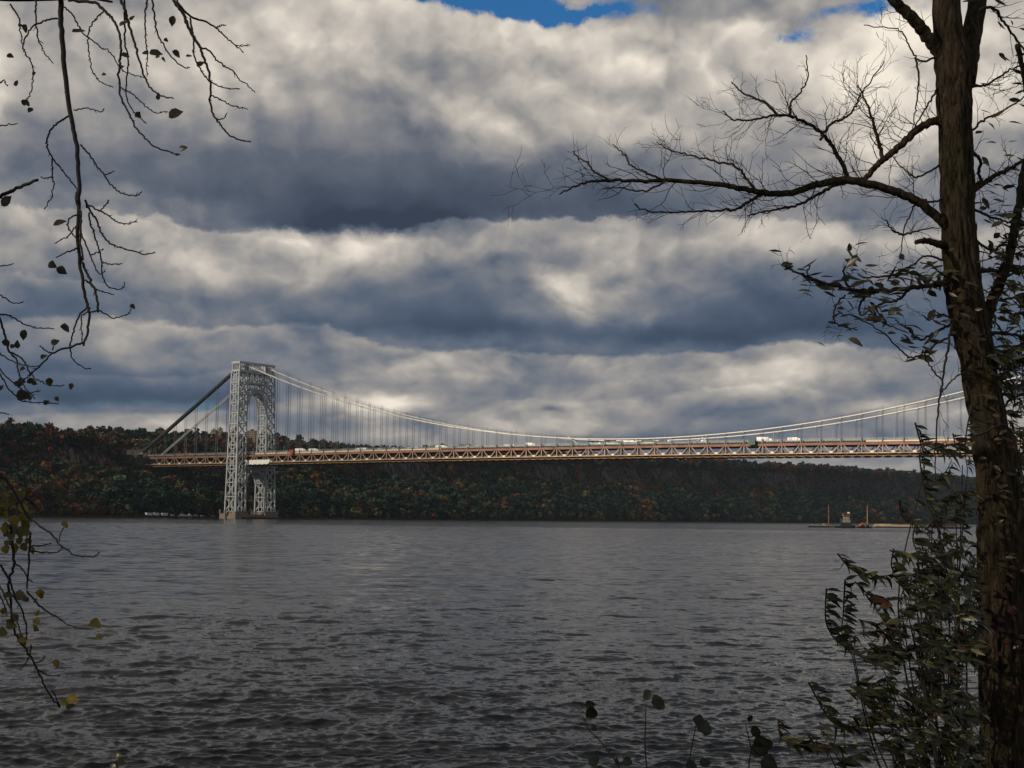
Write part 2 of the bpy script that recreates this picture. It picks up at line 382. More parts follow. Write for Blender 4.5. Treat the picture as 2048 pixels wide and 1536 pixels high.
# ------------------------------------------------------------------ the palisade across the river
CREST_T = [-900, -400, -230, -120, -50, 20, 120, 349, 600, 830, 1200, 1705, 2300, 2817, 3600, 6500]
CREST_H = [92, 94, 94, 92, 84, 78, 84, 92, 97, 101, 108, 118, 125, 129, 134, 140]
def rocky_mask(t):
    t = np.asarray(t, float); r = 0 * t
    for a, b in ((860, 1540), (-105, -25), (470, 590), (250, 335), (1800, 1960)): r = np.maximum(r, sstep(t, a - 25, a + 25) * (1 - sstep(t, b - 25, b + 25)))
    return r * sstep(fbm(t / 30, t * 0 + 8.8, 3), 0.26, 0.44)
def terrain(s, t):
    s = np.asarray(s, float); t = np.asarray(t, float)
    p = -s - 34 + 14 * (fbm(t / 260, t * 0 + 3.3, 3) - 0.45)
    H = np.interp(t, CREST_T, CREST_H) + 8 * (fbm(t / 120, s / 120 + 9, 3) - 0.45)
    cl = 128 + 46 * (fbm(t / 90, t * 0 + 1.7, 4) - 0.45)          # where the cliff stands
    z = -4 + 6.0 * sstep(p, -12, 4)
    z = z + 1.0 * sstep(p, 10, 22)
    k = np.clip((p - 22) / (cl - 22), 0, 1)
    z = z + (0.46 * H - 3) * k ** 0.92
    rk = rocky_mask(t); wdt = 58 - 42 * rk; cl = cl + 22 * rk
    z = z + 0.50 * H * (0.55 * sstep(p, cl, cl + wdt) + 0.45 * np.clip((p - cl) / wdt, 0, 1))
    z = z + 0.04 * H * sstep(p, cl + 20, cl + 120)
    z = z + 4.5 * (fbm(s / 28, t / 28, 3) - 0.45) * sstep(p, 25, 50)
    ridge = 27 * sstep(p, 330, 470) * sstep(t, 90, 190) * (1 - sstep(t, 520, 820))
    z = z + ridge
    cut = sstep(p, 105, 130) * sstep(t, -8, 1) * (1 - sstep(t, 36, 50)) * (1 - sstep(p, 330, 420))
    return z * (1 - cut) + np.minimum(z, 63.0) * cut

tp = np.concatenate([np.arange(-30, 40, 5), np.arange(40, 240, 5), np.arange(240, 1400, 40)])
tt = np.concatenate([np.arange(-900, 2200, 8), np.arange(2200, 6600, 40)])
TS, TT = np.meshgrid(-34 - tp, tt, indexing='ij')
TZ = terrain(TS, TT)
TV = BO[None, None] + BU * TS[..., None] + BV * TT[..., None]; TV[..., 2] = TZ
ni, nj = TS.shape
ii, jj = np.meshgrid(np.arange(ni-1), np.arange(nj-1), indexing='ij'); base = (ii * nj + jj).ravel()
TF = np.stack([base, base + nj, base + nj + 1, base + 1], 1)
m = bpy.data.materials.new('wooded palisade ground'); m.use_nodes = True; t_ = NT(m.node_tree)
p_ = t_.n('ShaderNodeBsdfPrincipled'); o_ = t_.n('ShaderNodeOutputMaterial'); t_.l(p_.outputs[0], o_.inputs[0])
p_.inputs['Roughness'].default_value = 0.95; p_.inputs['Specular IOR Level'].default_value = 0.1
g_ = t_.n('ShaderNodeNewGeometry'); sp_ = t_.n('ShaderNodeSeparateXYZ'); t_.l(g_.outputs['True Normal'], sp_.inputs[0])
co_ = g_.outputs['Position']
mp = t_.n('ShaderNodeMapping'); mp.inputs['Scale'].default_value = (0.22, 0.22, 0.03); t_.l(co_, mp.inputs[0])
rock = t_.ramp(t_.noise(mp.outputs[0], 1.0, 6, 0.65), [(0.36, (0.010, 0.010, 0.011)), (0.5, (0.070, 0.061, 0.056)), (0.64, (0.19, 0.150, 0.122))])
soil = t_.ramp(t_.noise(co_, 0.08, 5, 0.6), [(0.3, (0.022, 0.020, 0.012)), (0.7, (0.055, 0.042, 0.024))])
t_.l(t_.mix(t_.smooth(sp_.outputs[2], 0.80, 0.55), soil, rock), p_.inputs['Base Color'])
bp = t_.n('ShaderNodeBump'); bp.inputs['Strength'].default_value = 1.0; bp.inputs['Distance'].default_value = 3.0
t_.l(t_.noise(mp.outputs[0], 1.0, 6, 0.65), bp.inputs['Height']); t_.l(bp.outputs[0], p_.inputs['Normal'])
hill = npmesh('hillside', TV.reshape(-1, 3), TF, m)
tag(hill, kind='structure')

# ------------------------------------------------------------------ river
wr = np.random.RandomState(11)
rows = [27.0]
while rows[-1] < 800: rows.append(rows[-1] + min(0.95, max(0.05, rows[-1] ** 2 / (6 * 1400) * 0.38)))
while rows[-1] < 5800: rows.append(rows[-1] * 1.12)
rows = np.array(rows)
cols = np.concatenate([np.linspace(rad(-88), rad(-27), 40, endpoint=False), np.linspace(rad(-27), rad(27), 900), np.linspace(rad(27), rad(88), 41)[1:]])
RR, AA = np.meshgrid(rows, cols, indexing='ij')
WX = RR * np.sin(AA); WY = RR * np.cos(AA); WZ = np.zeros_like(WX)
drow = np.gradient(rows)
rsel = rows < 810; csel = np.arange(35, 945)
X0 = WX[rsel][:, csel]; Y0 = WY[rsel][:, csel]; Z0 = np.zeros_like(X0); DX = np.zeros_like(X0); DY = np.zeros_like(X0)
cell = np.maximum(drow[rsel], rows[rsel] * rad(54) / 900)[:, None]
wind = rad(-68)                      # direction the waves travel, from the x axis
f32 = np.float32; X0 = X0.astype(f32); Y0 = Y0.astype(f32); Z0 = Z0.astype(f32); DX = DX.astype(f32); DY = DY.astype(f32); cell = cell.astype(f32)
gust = (0.25 + 1.5 * fbm(X0 / 30 + 40, Y0 / 60 + 7, 3)).astype(f32)
wobs = [(5.0 * fbm(X0 / L_ + L_, Y0 / L_ + 3 * L_, 2)).astype(f32) for L_ in (1.6, 4.1, 9.0, 26.0)]      # bends the crests
NWV = 96
for i in range(NWV):
    lam = 0.20 * (8.5 / 0.20) ** ((i + wr.rand()) / NWV)
    th = wind + wr.randn() * (0.70 if lam < 1 else 0.45) + (math.pi if wr.rand() < 0.1 else 0)
    k = 2 * math.pi / lam; kx, ky = k * math.cos(th), k * math.sin(th)
    amp = (0.0056 * lam ** 0.72 if lam < 1.2 else 0.0052 * lam ** 0.48) * (0.5 + 1.0 * wr.rand())
    nz = np.where(sstep(lam / cell[:, 0], 1.9, 3.6) > 0)[0]
    if len(nz) == 0: continue
    n_ = nz.max() + 1; fil = sstep(lam / cell[:n_], 1.9, 3.6).astype(f32)
    wb = wobs[0 if lam < .5 else 1 if lam < 1.2 else 2 if lam < 3 else 3][:n_] * f32(wr.choice([-1, 1]) * (0.5 + wr.rand()))
    ph = f32(kx) * X0[:n_] + f32(ky) * Y0[:n_] + f32(wr.rand() * 7) + wb
    a = f32(amp) * fil * (gust[:n_] if lam < 3 else f32(1)); c = np.cos(ph); sn = np.sin(ph)
    Z0[:n_] += a * (c + f32(0.30) * (2 * c * c - 1)); DX[:n_] -= f32(0.9 * math.cos(th)) * a * sn; DY[:n_] -= f32(0.9 * math.sin(th)) * a * sn
idx = np.ix_(np.where(rsel)[0], csel)
WZ[idx] = Z0; WX[idx] += DX; WY[idx] += DY
nr, nc = WX.shape
ii, jj = np.meshgrid(np.arange(nr-1), np.arange(nc-1), indexing='ij'); base = (ii * nc + jj).ravel()
m = bpy.data.materials.new('choppy river water'); m.use_nodes = True; t_ = NT(m.node_tree)
p_ = t_.n('ShaderNodeBsdfPrincipled'); o_ = t_.n('ShaderNodeOutputMaterial'); t_.l(p_.outputs[0], o_.inputs[0])
g_ = t_.n('ShaderNodeNewGeometry'); pos = g_.outputs['Position']
p_.inputs['Base Color'].default_value = (0.015, 0.018, 0.019, 1); p_.inputs['Roughness'].default_value = 0.12; p_.inputs['IOR'].default_value = 1.333
mpw = t_.n('ShaderNodeMapping'); mpw.inputs['Scale'].default_value = (0.40, 1.0, 1.0); mpw.inputs['Rotation'].default_value = (0, 0, rad(-14)); t_.l(pos, mpw.inputs[0])
n1 = t_.vm('SUBTRACT', t_.noise(mpw.outputs[0], 1.5, 3, 0.6, 1), (0.5, 0.5, 0.5)); n2 = t_.vm('SUBTRACT', t_.noise(mpw.outputs[0], 0.33, 4, 0.6, 1), (0.5, 0.5, 0.5))
n3 = t_.vm('SUBTRACT', t_.noise(pos, 7.0, 2, 0.6, 1), (0.5, 0.5, 0.5))
pert = t_.vm('MULTIPLY', t_.vm('ADD', t_.vm('ADD', t_.scale(n1, 0.70), t_.scale(n2, 0.60)), t_.scale(n3, 0.30)), (0.8, 1, 0))
patch = t_.ramp(t_.noise(pos, 0.012, 4, 0.55), [(0.35, (0.7,)*3), (0.65, (1.25,)*3)])
nn_ = t_.vm('NORMALIZE', t_.vm('ADD', g_.outputs['Normal'], t_.vm('MULTIPLY', pert, patch)))
t_.l(nn_, p_.inputs['Normal'])
river = npmesh('river', np.stack([WX, WY, WZ], -1).reshape(-1, 3), np.stack([base, base + 1, base + nc + 1, base + nc], 1), m, smooth=True)
tag(river, kind='structure')

# ------------------------------------------------------------------ near bank (below the frame)
gx = np.arange(-40, 41, 1.0); gy = np.concatenate([np.arange(-30, 36, 0.75)])
GX, GY = np.meshgrid(gx, gy, indexing='ij')
GZ = np.interp(GY, [-30, 0, 11, 18, 27, 32, 36], [4.9, 4.3, 3.45, 2.35, -0.1, -1.2, -2.2]) + 0.30 * (fbm(GX / 3, GY / 3, 3) - 0.5)
def bank_z(x, y): return float(np.interp(y, [-30, 0, 11, 18, 27, 32, 36], [4.9, 4.3, 3.45, 2.35, -0.1, -1.2, -2.2]))
ni, nj = GX.shape
ii, jj = np.meshgrid(np.arange(ni-1), np.arange(nj-1), indexing='ij'); base = (ii * nj + jj).ravel()
bank = npmesh('river_bank', np.stack([GX, GY, GZ], -1).reshape(-1, 3), np.stack([base, base + nj, base + nj + 1, base + 1], 1),
              principled('earth bank', (0.055, 0.045, 0.028), 0.95, var=0.5, vscale=0.8, bump=0.8, bscale=3.0), smooth=True)
tag(bank, kind='structure')

# ------------------------------------------------------------------ woods on the palisade
def foliage_mat(name, source):
    m = bpy.data.materials.new(name); m.use_nodes = True; t = NT(m.node_tree)
    p = t.n('ShaderNodeBsdfPrincipled'); o = t.n('ShaderNodeOutputMaterial'); t.l(p.outputs[0], o.inputs[0])
    p.inputs['Roughness'].default_value = 0.75; p.inputs['Specular IOR Level'].default_value = 0.15
    if source == 'object': c = t.n('ShaderNodeObjectInfo').outputs['Color']
    else: c = t.n('ShaderNodeAttribute', attribute_name='tint').outputs['Color']
    g = t.n('ShaderNodeNewGeometry')
    v = t.ramp(t.noise(g.outputs['Position'], 0.42, 3, 0.6), [(0.3, (0.62, 0.64, 0.66)), (0.7, (1.40, 1.36, 1.30))])
    t.l(t.mix(1.0, c, v, 'MULTIPLY'), p.inputs['Base Color'])
    return m
M['crown_obj'] = foliage_mat('autumn crown', 'object'); M['crown_tint'] = foliage_mat('autumn woodland', 'tint')
M['bark_far'] = principled('grey bark', (0.06, 0.05, 0.04), 0.9)

def crown_cards(rng, R, H, lobes, per, size):
    """leaf clumps on the skins of several overlapping lobes: quads (n,4,3); base at z=0"""
    out = []
    for i in range(lobes):
        a = rng.rand() * 6.283; rr = R * 0.62 * math.sqrt(rng.rand()); zz = H * (0.12 + 0.74 * rng.rand())
        lr = R * (0.38 + 0.25 * rng.rand()) * (1.15 - 0.5 * max(0, zz / H - 0.55))
        if i == 0: rr, zz, lr = 0, H * 0.80, R * 0.5
        c = np.array([rr * math.cos(a), rr * math.sin(a), zz])
        d = rng.randn(per, 3); d /= np.linalg.norm(d, axis=1)[:, None]; d[:, 2] = np.where(d[:, 2] < -0.35, -d[:, 2], d[:, 2])
        pos = c + d * lr * (0.78 + 0.34 * rng.rand(per, 1)) * np.array([1, 1, 0.85])
        nrm = d + 0.75 * rng.randn(per, 3); nrm /= np.linalg.norm(nrm, axis=1)[:, None]
        t1 = np.cross(nrm, rng.randn(per, 3)); t1 /= np.linalg.norm(t1, axis=1)[:, None]; t2 = np.cross(nrm, t1)
        sz = size * (0.55 + 0.8 * rng.rand(per, 1))
        q4 = np.stack([pos - t1*sz - t2*sz*0.6, pos + t1*sz*0.7 - t2*sz*0.9, pos + t1*sz + t2*sz*0.7, pos - t1*sz*0.8 + t2*sz*0.9], 1)
        q4 += rng.randn(per, 4, 3) * 0.18 * size
        out.append(q4)
    return np.concatenate(out)
cr = np.random.RandomState(21)
VAR = [(crown_cards(cr, 5.2 + 1.4 * cr.rand(), 13 + 5 * cr.rand(), 9, 34, 0.95)) for _ in range(9)]
VARLOW = [(crown_cards(cr, 5.2 + 1.4 * cr.rand(), 13 + 5 * cr.rand(), 7, 13, 1.5)) for _ in range(9)]
BARE = [(crown_cards(cr, 4.2, 12, 8, 12, 0.55)) for _ in range(3)]
def tree_mesh(name, quads, H):
    n = len(quads); mb = MB(); mb.add(quads.reshape(-1, 3), [(4*i, 4*i+1, 4*i+2, 4*i+3) for i in range(n)]); mb.cur = 1
    mb.tube([(0, 0, -1.5), (0.1, 0.1, H * 0.3), (0.2, -0.1, H * 0.7)], [0.35, 0.26, 0.1], 5)
    me = bpy.data.meshes.new(name); me.from_pydata(np.concatenate(mb.v).tolist(), [], mb.f)
    me.materials.append(M['crown_obj']); me.materials.append(M['bark_far']); me.polygons.foreach_set('material_index', mb.mi)
    return me
TREE_ME = [tree_mesh('woodland_tree', v, v[..., 2].max()) for v in VAR] + [tree_mesh('sparse_tree', v, 12) for v in BARE]

TINTS = {'dark green': (0.028, 0.056, 0.040), 'deep green': (0.038, 0.068, 0.042), 'olive green': (0.070, 0.078, 0.038), 'brown': (0.088, 0.064, 0.044),
         'yellow green': (0.129, 0.121, 0.051), 'orange': (0.205, 0.085, 0.030), 'rusty red': (0.150, 0.052, 0.034), 'scarlet': (0.219, 0.039, 0.034), 'golden yellow': (0.207, 0.141, 0.041)}
tr = np.random.RandomState(33)
ts, tq = [], []
# jittered scatter, wider spaced far away
t0 = -420.0
while t0 < 5200:
    sp = 7.4 if t0 < 700 else (8.0 if t0 < 1600 else 11.0 if t0 < 2800 else 15.0)
    for p0 in np.concatenate([np.arange(9, 205, sp * 0.93), np.arange(215, 280, 16.0), ([330, 350, 372, 395, 420, 445, 470, 500] if 60 < t0 < 900 else [])]):
        if tr.rand() < 0.93: ts.append(-34 - p0 + tr.randn() * 2.2); tq.append(t0 + tr.randn() * 2.5)
    t0 += sp
for k_ in range(46): ts.append(-132 - 75 * tr.rand()); tq.append(-18 + 12.5 * tr.rand())
ts = np.array(ts); tq = np.array(tq); tz = terrain(ts, tq); pp = -34 - ts
gs = (terrain(ts - 3, tq) - terrain(ts + 3, tq)) / 6
keep = np.ones(len(ts), bool)
keep &= ~((tq > -4) & (tq < 42) & (pp > 112) & (pp < 330))                 # the roadway through the cut
keep &= ~((tq > -5) & (tq < 40) & (tz > 44) & (pp < 140))                  # under the deck
rocky = rocky_mask(tq) > 0.4
keep &= ~((gs > 1.0) & (tr.rand(len(ts)) < np.where(rocky, 0.80, 0.05)))
keep &= ~((tq > -125) & (tq < -20) & (pp < 14)); keep &= ~((tq > -22) & (tq < 60) & (pp < 16))
ts, tq, tz, pp, gs = ts[keep], tq[keep], tz[keep], pp[keep], gs[keep]
names = list(TINTS)
hue = fbm(ts / 38, tq / 55, 3) + 0.068 * tr.randn(len(ts)) + 0.012; crest = pp > 140
cls = np.where(hue < 0.43, 0, np.where(hue < 0.54, 1, np.where(hue < 0.60, 2, np.where(hue < 0.64, 3, np.where(hue < 0.69, 4, np.where(hue < 0.725, 5, 6))))))
cls = np.where(crest & (tr.rand(len(ts)) < 0.5), np.where(tr.rand(len(ts)) < 0.7, 3, 6), cls)
cls = np.where((tr.rand(len(ts)) < 0.006), 5, cls); cls = np.where((tr.rand(len(ts)) < 0.002), 7, cls)
cls = np.where((pp < 16) & (tr.rand(len(ts)) < 0.45), 4, cls)
scl = (0.66 + 0.85 * tr.rand(len(ts)) ** 1.8) * np.where(pp < 18, 0.62, 1.0) * np.where(gs > 1.0, 0.6, 1.0)
scl = np.where((tq > 90) & (tq < 900) & (pp > 300), scl * 0.9, scl)
wp = BO[None] + ts[:, None] * BU + tq[:, None] * BV; wp[:, 2] = tz
dpt = (wp - EYE) @ fwd; pxx = CX + F * ((wp - EYE) @ R2) / dpt
vis = (pxx > -15) & (pxx < 1990) & (pp < 200)
order = np.argsort(np.where(vis, dpt / scl, 1e9))
single = order[:282]; rest = np.setdiff1d(np.arange(len(ts)), single)
def where_word(i):
    side = 'left of the bridge tower' if pxx[i] < 445 else ('behind the bridge tower' if pxx[i] < 565 else 'right of the bridge tower')
    return ('on the shore ' if pp[i] < 20 else 'on the wooded slope ' if pp[i] < 112 else 'along the cliff top ') + side
for i in single:
    o = bpy.data.objects.new('tree', TREE_ME[tr.randint(9)] if not (crest[i] and tr.rand() < 0.25) else TREE_ME[9 + tr.randint(3)]); COL.objects.link(o)
    o.location = wp[i] - np.array([0, 0, 0.5]); o.rotation_euler = (0, 0, tr.rand() * 6.28); o.scale = (scl[i] * 1.05, scl[i] * 1.05, scl[i])
    nm = names[cls[i]]; c = np.array(TINTS[nm]) * (0.8 + 0.45 * tr.rand()); o.color = tuple(c) + (1,)
    tag(o, nm + ' tree ' + where_word(i), 'tree', nm + ' trees ' + where_word(i))
def merged(name, sel, variants):
    Vs, Cs = [], []
    for i in sel:
        v = variants[tr.randint(len(variants))]; a = tr.rand() * 6.283; c_, s_ = math.cos(a), math.sin(a)
        P = v.reshape(-1, 3); sc = scl[i] * (1.12 if dpt[i] > 2300 else 1.0)
        Q = np.stack([(P[:, 0]*c_ - P[:, 1]*s_) * sc, (P[:, 0]*s_ + P[:, 1]*c_) * sc, P[:, 2] * sc], 1) + wp[i]
        Vs.append(Q); Cs.append(np.repeat((np.array(TINTS[names[cls[i]]]) * (0.75 + 0.55 * tr.rand()))[None], len(Q), 0))
    V = np.concatenate(Vs); Cc = np.concatenate(Cs); return npmesh(name, V, np.arange(len(V)).reshape(-1, 4), M['crown_tint'], cols=Cc)
wood = merged('woodland', rest, VARLOW)
tag(wood, 'autumn woodland of green, brown and rust trees covering the palisade across the river', 'woodland', kind='stuff')
# single trees whose colour stands out
def hill_hit(x, y, lift=6.0):
    r = ray(x, y); D = np.arange(1250, 6000, 4.0); P = EYE[None] + r[None] * (D / r[1])[:, None]; q_ = P - BO
    hh = terrain(q_ @ BU, q_ @ BV) + lift; k = np.argmax(P[:, 2] < hh); return P[k]
for px, py, nm, sx, sz, lab in ((218, 949, 'scarlet', 1.0, 0.75, 'scarlet tree among green ones below the left cliff'),
      (233, 957, 'scarlet', 0.7, 0.8, 'smaller scarlet tree right of the bright scarlet one below the left cliff'),
      (1030, 1008, 'orange', 1.35, 1.1, 'wide rust orange tree low on the slope under mid bridge'),
      (1172, 1012, 'yellow green', 1.25, 1.35, 'tall yellow green tree standing at the far waterline under mid bridge'),
      (738, 1008, 'rusty red', 0.8, 1.25, 'narrow rusty red tree by the shore right of the tower'),
      (600, 966, 'golden yellow', 1.0, 0.9, 'golden yellow tree on the slope just right of the tower'),
      (574, 978, 'orange', 0.7, 0.7, 'small orange tree against the right edge of the tower'),
      (636, 975, 'orange', 0.9, 0.8, 'orange tree beside the golden one right of the tower'),
      (712, 974, 'scarlet', 1.0, 0.8, 'red tree mid slope right of the tower'),
      (1156, 962, 'scarlet', 0.45, 1.2, 'narrow crimson tree below the bare cliff columns'),
      (1254, 994, 'orange', 1.0, 0.9, 'orange tree below the bare cliff columns'),
      (45, 962, 'orange', 0.9, 0.9, 'orange tree low on the slope near the left picture edge'),
      (1000, 978, 'yellow green', 0.8, 1.0, 'pointed yellow green tree on the slope below the deck'),
      (780, 983, 'golden yellow', 0.9, 0.9, 'golden tree on the slope between the red trees and the cliff'),
      (1505, 1010, 'rusty red', 1.2, 1.0, 'rusty red tree low on the far slope left of the barge')):
    P = hill_hit(px, py); k_ = P[1] / 1700
    o = bpy.data.objects.new('tree', TREE_ME[tr.randint(9)]); COL.objects.link(o); q_ = P - BO
    hz = float(terrain(q_ @ BU, q_ @ BV)); o.location = (P[0], P[1], hz - 1.0 + 3.0); o.scale = (sx * k_, sx * k_, sz * k_)
    o.color = tuple(1.25 * np.array(TINTS[nm])) + (1,); tag(o, lab, 'tree')

# ------------------------------------------------------------------ unseen cloud sheet, added and shaped to keep the sun off all but mid bridge
m = bpy.data.materials.new('shade cloud'); m.use_nodes = True; t_ = NT(m.node_tree)
at_n = t_.n('ShaderNodeAttribute', attribute_name='tint'); o_ = t_.n('ShaderNodeOutputMaterial')
df = t_.n('ShaderNodeBsdfDiffuse'); df.inputs[0].default_value = (0.8, 0.8, 0.8, 1); tl = t_.n('ShaderNodeBsdfTranslucent'); tl.inputs[0].default_value = (0.7, 0.7, 0.72, 1)
tb_ = t_.n('ShaderNodeBsdfTransparent'); mx = t_.n('ShaderNodeMixShader'); mx.inputs[0].default_value = 0.55; t_.l(df.outputs[0], mx.inputs[1]); t_.l(tl.outputs[0], mx.inputs[2])
mx2 = t_.n('ShaderNodeMixShader'); t_.l(at_n.outputs['Fac'], mx2.inputs[0]); t_.l(mx.outputs[0], mx2.inputs[1]); t_.l(tb_.outputs[0], mx2.inputs[2]); t_.l(mx2.outputs[0], o_.inputs[0])
ca, cb = np.meshgrid(np.arange(-1500, 2301, 50.0), np.arange(-1700, 3801, 50.0), indexing='ij')
wob = 70 * (fbm(ca / 260, cb / 260, 3) - 0.45)
dgap = np.maximum(np.maximum(300 - ca, ca - 1250), np.maximum(-150 - cb, cb - 210)) + wob         # distance outside the gap
edge = np.minimum(np.minimum(ca + 1500, 2300 - ca), np.minimum(cb + 1700, 3800 - cb))
inside = (dgap > 0)
thick = (30 + 130 * fbm(ca / 300 + 9, cb / 300, 4)) * np.sqrt(np.clip(np.minimum(dgap, edge) / 420, 0, 1)) + 2
thin = np.sqrt(0.24 + 0.55 * np.exp(-np.clip(dgap, 0, 9e9) / 190) * (cb > -400) * (cb < 500) + 0.22 * np.clip(1 - np.abs(ca + 30) / 330, 0, 1) * (np.abs(cb) < 500) + 0.10 * fbm(ca / 150, cb / 150, 3) * (dgap > 250))
lift = (1500 - 70) / SUN[2]
base_ = BO[None, None] + BU * ca[..., None] + BV * cb[..., None] + SUN * lift
vt = base_.copy(); vt[..., 2] = 1500 + thick; vb = base_.copy(); vb[..., 2] = 1500 - 0.35 * thick
ni, nj = ca.shape; N_ = ni * nj; fs_ = []
cellok = inside[:-1, :-1] & inside[1:, :-1] & inside[1:, 1:] & inside[:-1, 1:]
ii, jj = np.where(cellok); b0 = ii * nj + jj
qt = np.stack([b0, b0 + nj, b0 + nj + 1, b0 + 1], 1); qb = N_ + qt[:, ::-1]
def okc(i, j): return 0 <= i < ni - 1 and 0 <= j < nj - 1 and cellok[i, j]
for i, j in zip(ii, jj):
    a = i * nj + j
    if not okc(i, j - 1): fs_.append((a, N_ + a, N_ + a + nj, a + nj))
    if not okc(i, j + 1): fs_.append((a + 1, a + nj + 1, N_ + a + nj + 1, N_ + a + 1))
    if not okc(i - 1, j): fs_.append((a, a + 1, N_ + a + 1, N_ + a))
    if not okc(i + 1, j): fs_.append((a + nj, N_ + a + nj, N_ + a + nj + 1, a + nj + 1))
th2 = np.concatenate([thin.ravel(), thin.ravel()])
tag(npmesh('cloud', np.concatenate([vt.reshape(-1, 3), vb.reshape(-1, 3)]), np.concatenate([qt, qb, np.array(fs_)]), m, smooth=True, cols=np.repeat(th2[:, None], 3, 1)), kind='structure')  # out of view; added to shade the hill, tower and near bank

# ------------------------------------------------------------------ suspension bridge
PAN = 18.15
def zc(s):                                     # bottom chord height above the water
    s = np.asarray(s, float); return np.where(s >= 0, -9.09e-6 * s * s + 0.005218 * s + 64.118, 64.118 + 0.001 * s)
def zcab(s):
    s = np.asarray(s, float); return np.where(s >= 0, 79.6 + 3.47e-4 * (s - 535) ** 2, 178.9 + 0.575 * s)
TW = 32.3; TMID = 16.4; S0, S1 = -168.0, 1064.0
bridge = empty('suspension_bridge', BO, BRZ)
tag(bridge, 'grey steel lattice suspension bridge spanning the river with red girders under its deck', 'bridge')

# tower --------------------------------------------------------------------------------------------
LV = [8.5, 25.2, 41.5, 56.8, 70.8, 84.2, 96.8, 109.0, 121.2, 133.2, 144.8, 156.5, 169.0]   # storey levels
ZB, ZT, ZTOP = 8.5, 169.0, 180.6
def half_l(z): return np.interp(z, [ZB, 110, ZT], [9.0, 6.9, 6.4])
def half_w(z): return np.interp(z, [ZB, ZT], [30.6, 27.6])
HI = 15.8                                      # half width of the opening
def lattice_leg(sg):
    mb = MB(); inner = TMID + sg * HI
    out = lambda z: TMID + sg * half_w(z)
    mid = lambda z: (inner + out(z)) / 2
    # broad faces (towards and away from the river) and one inner frame
    for k, fs in enumerate((1, -1, 0.0)):
        P = lambda t, z: (fs * half_l(z), t, z)
        if fs == 0.0:
            for z in LV: mb.beam(P(inner, z), P(out(z), z), 0.5)
            continue
        cw = 1.45 if abs(fs) == 1 else 0.7
        for i in range(len(LV) - 1):
            a, b = LV[i], LV[i+1]; bw = 0.85
            mb.beam(P(inner, a), P(inner, b), cw, cw); mb.beam(P(out(a), a), P(out(b), b), cw, cw)
            mb.beam(P(inner, a), P(out(a), a), 0.7, 0.9)
            mb.beam(P(inner, a), P(out(b), b), bw); mb.beam(P(out(a), a), P(inner, b), bw)
        mb.beam(P(inner, ZT), P(out(ZT), ZT), 1.2)
    # narrow faces (outer and inner side): corner posts, two close middle posts, K braces and X lacing
    for side in (0, 1):
        T = (lambda z: out(z)) if side == 0 else (lambda z: inner)
        for i in range(len(LV) - 1):
            a, b = LV[i], LV[i+1]; c = (a + b) / 2; h = b - a
            g = lambda f, z: (f * half_l(z), T(z), z)
            mb.beam(g(-1, a), g(1, a), 0.8, 1.0)
            for f in (-0.30, 0.30):
                mb.beam(g(f, a), g(f, b), 0.85)
                e = math.copysign(1, f)
                mb.beam(g(e, a), g(f, a + h * .34), 0.65); mb.beam(g(e, b), g(f, b - h * .34), 0.65)
            mb.beam(g(-.3, c - h * .17), g(.3, c + h * .17), 0.6); mb.beam(g(.3, c - h * .17), g(-.3, c + h * .17), 0.6)
            mb.beam(g(-.3, a + h * .3), g(.3, a + h * .3), 0.6); mb.beam(g(-.3, b - h * .3), g(.3, b - h * .3), 0.6)
    # horizontal diaphragm bracing
    for z in LV[2::3]:
        L = half_l(z); mb.beam((-L, inner, z), (L, out(z), z), 0.6); mb.beam((L, inner, z), (-L, out(z), z), 0.6)
    return mb
tower = MB(); lowp = MB()
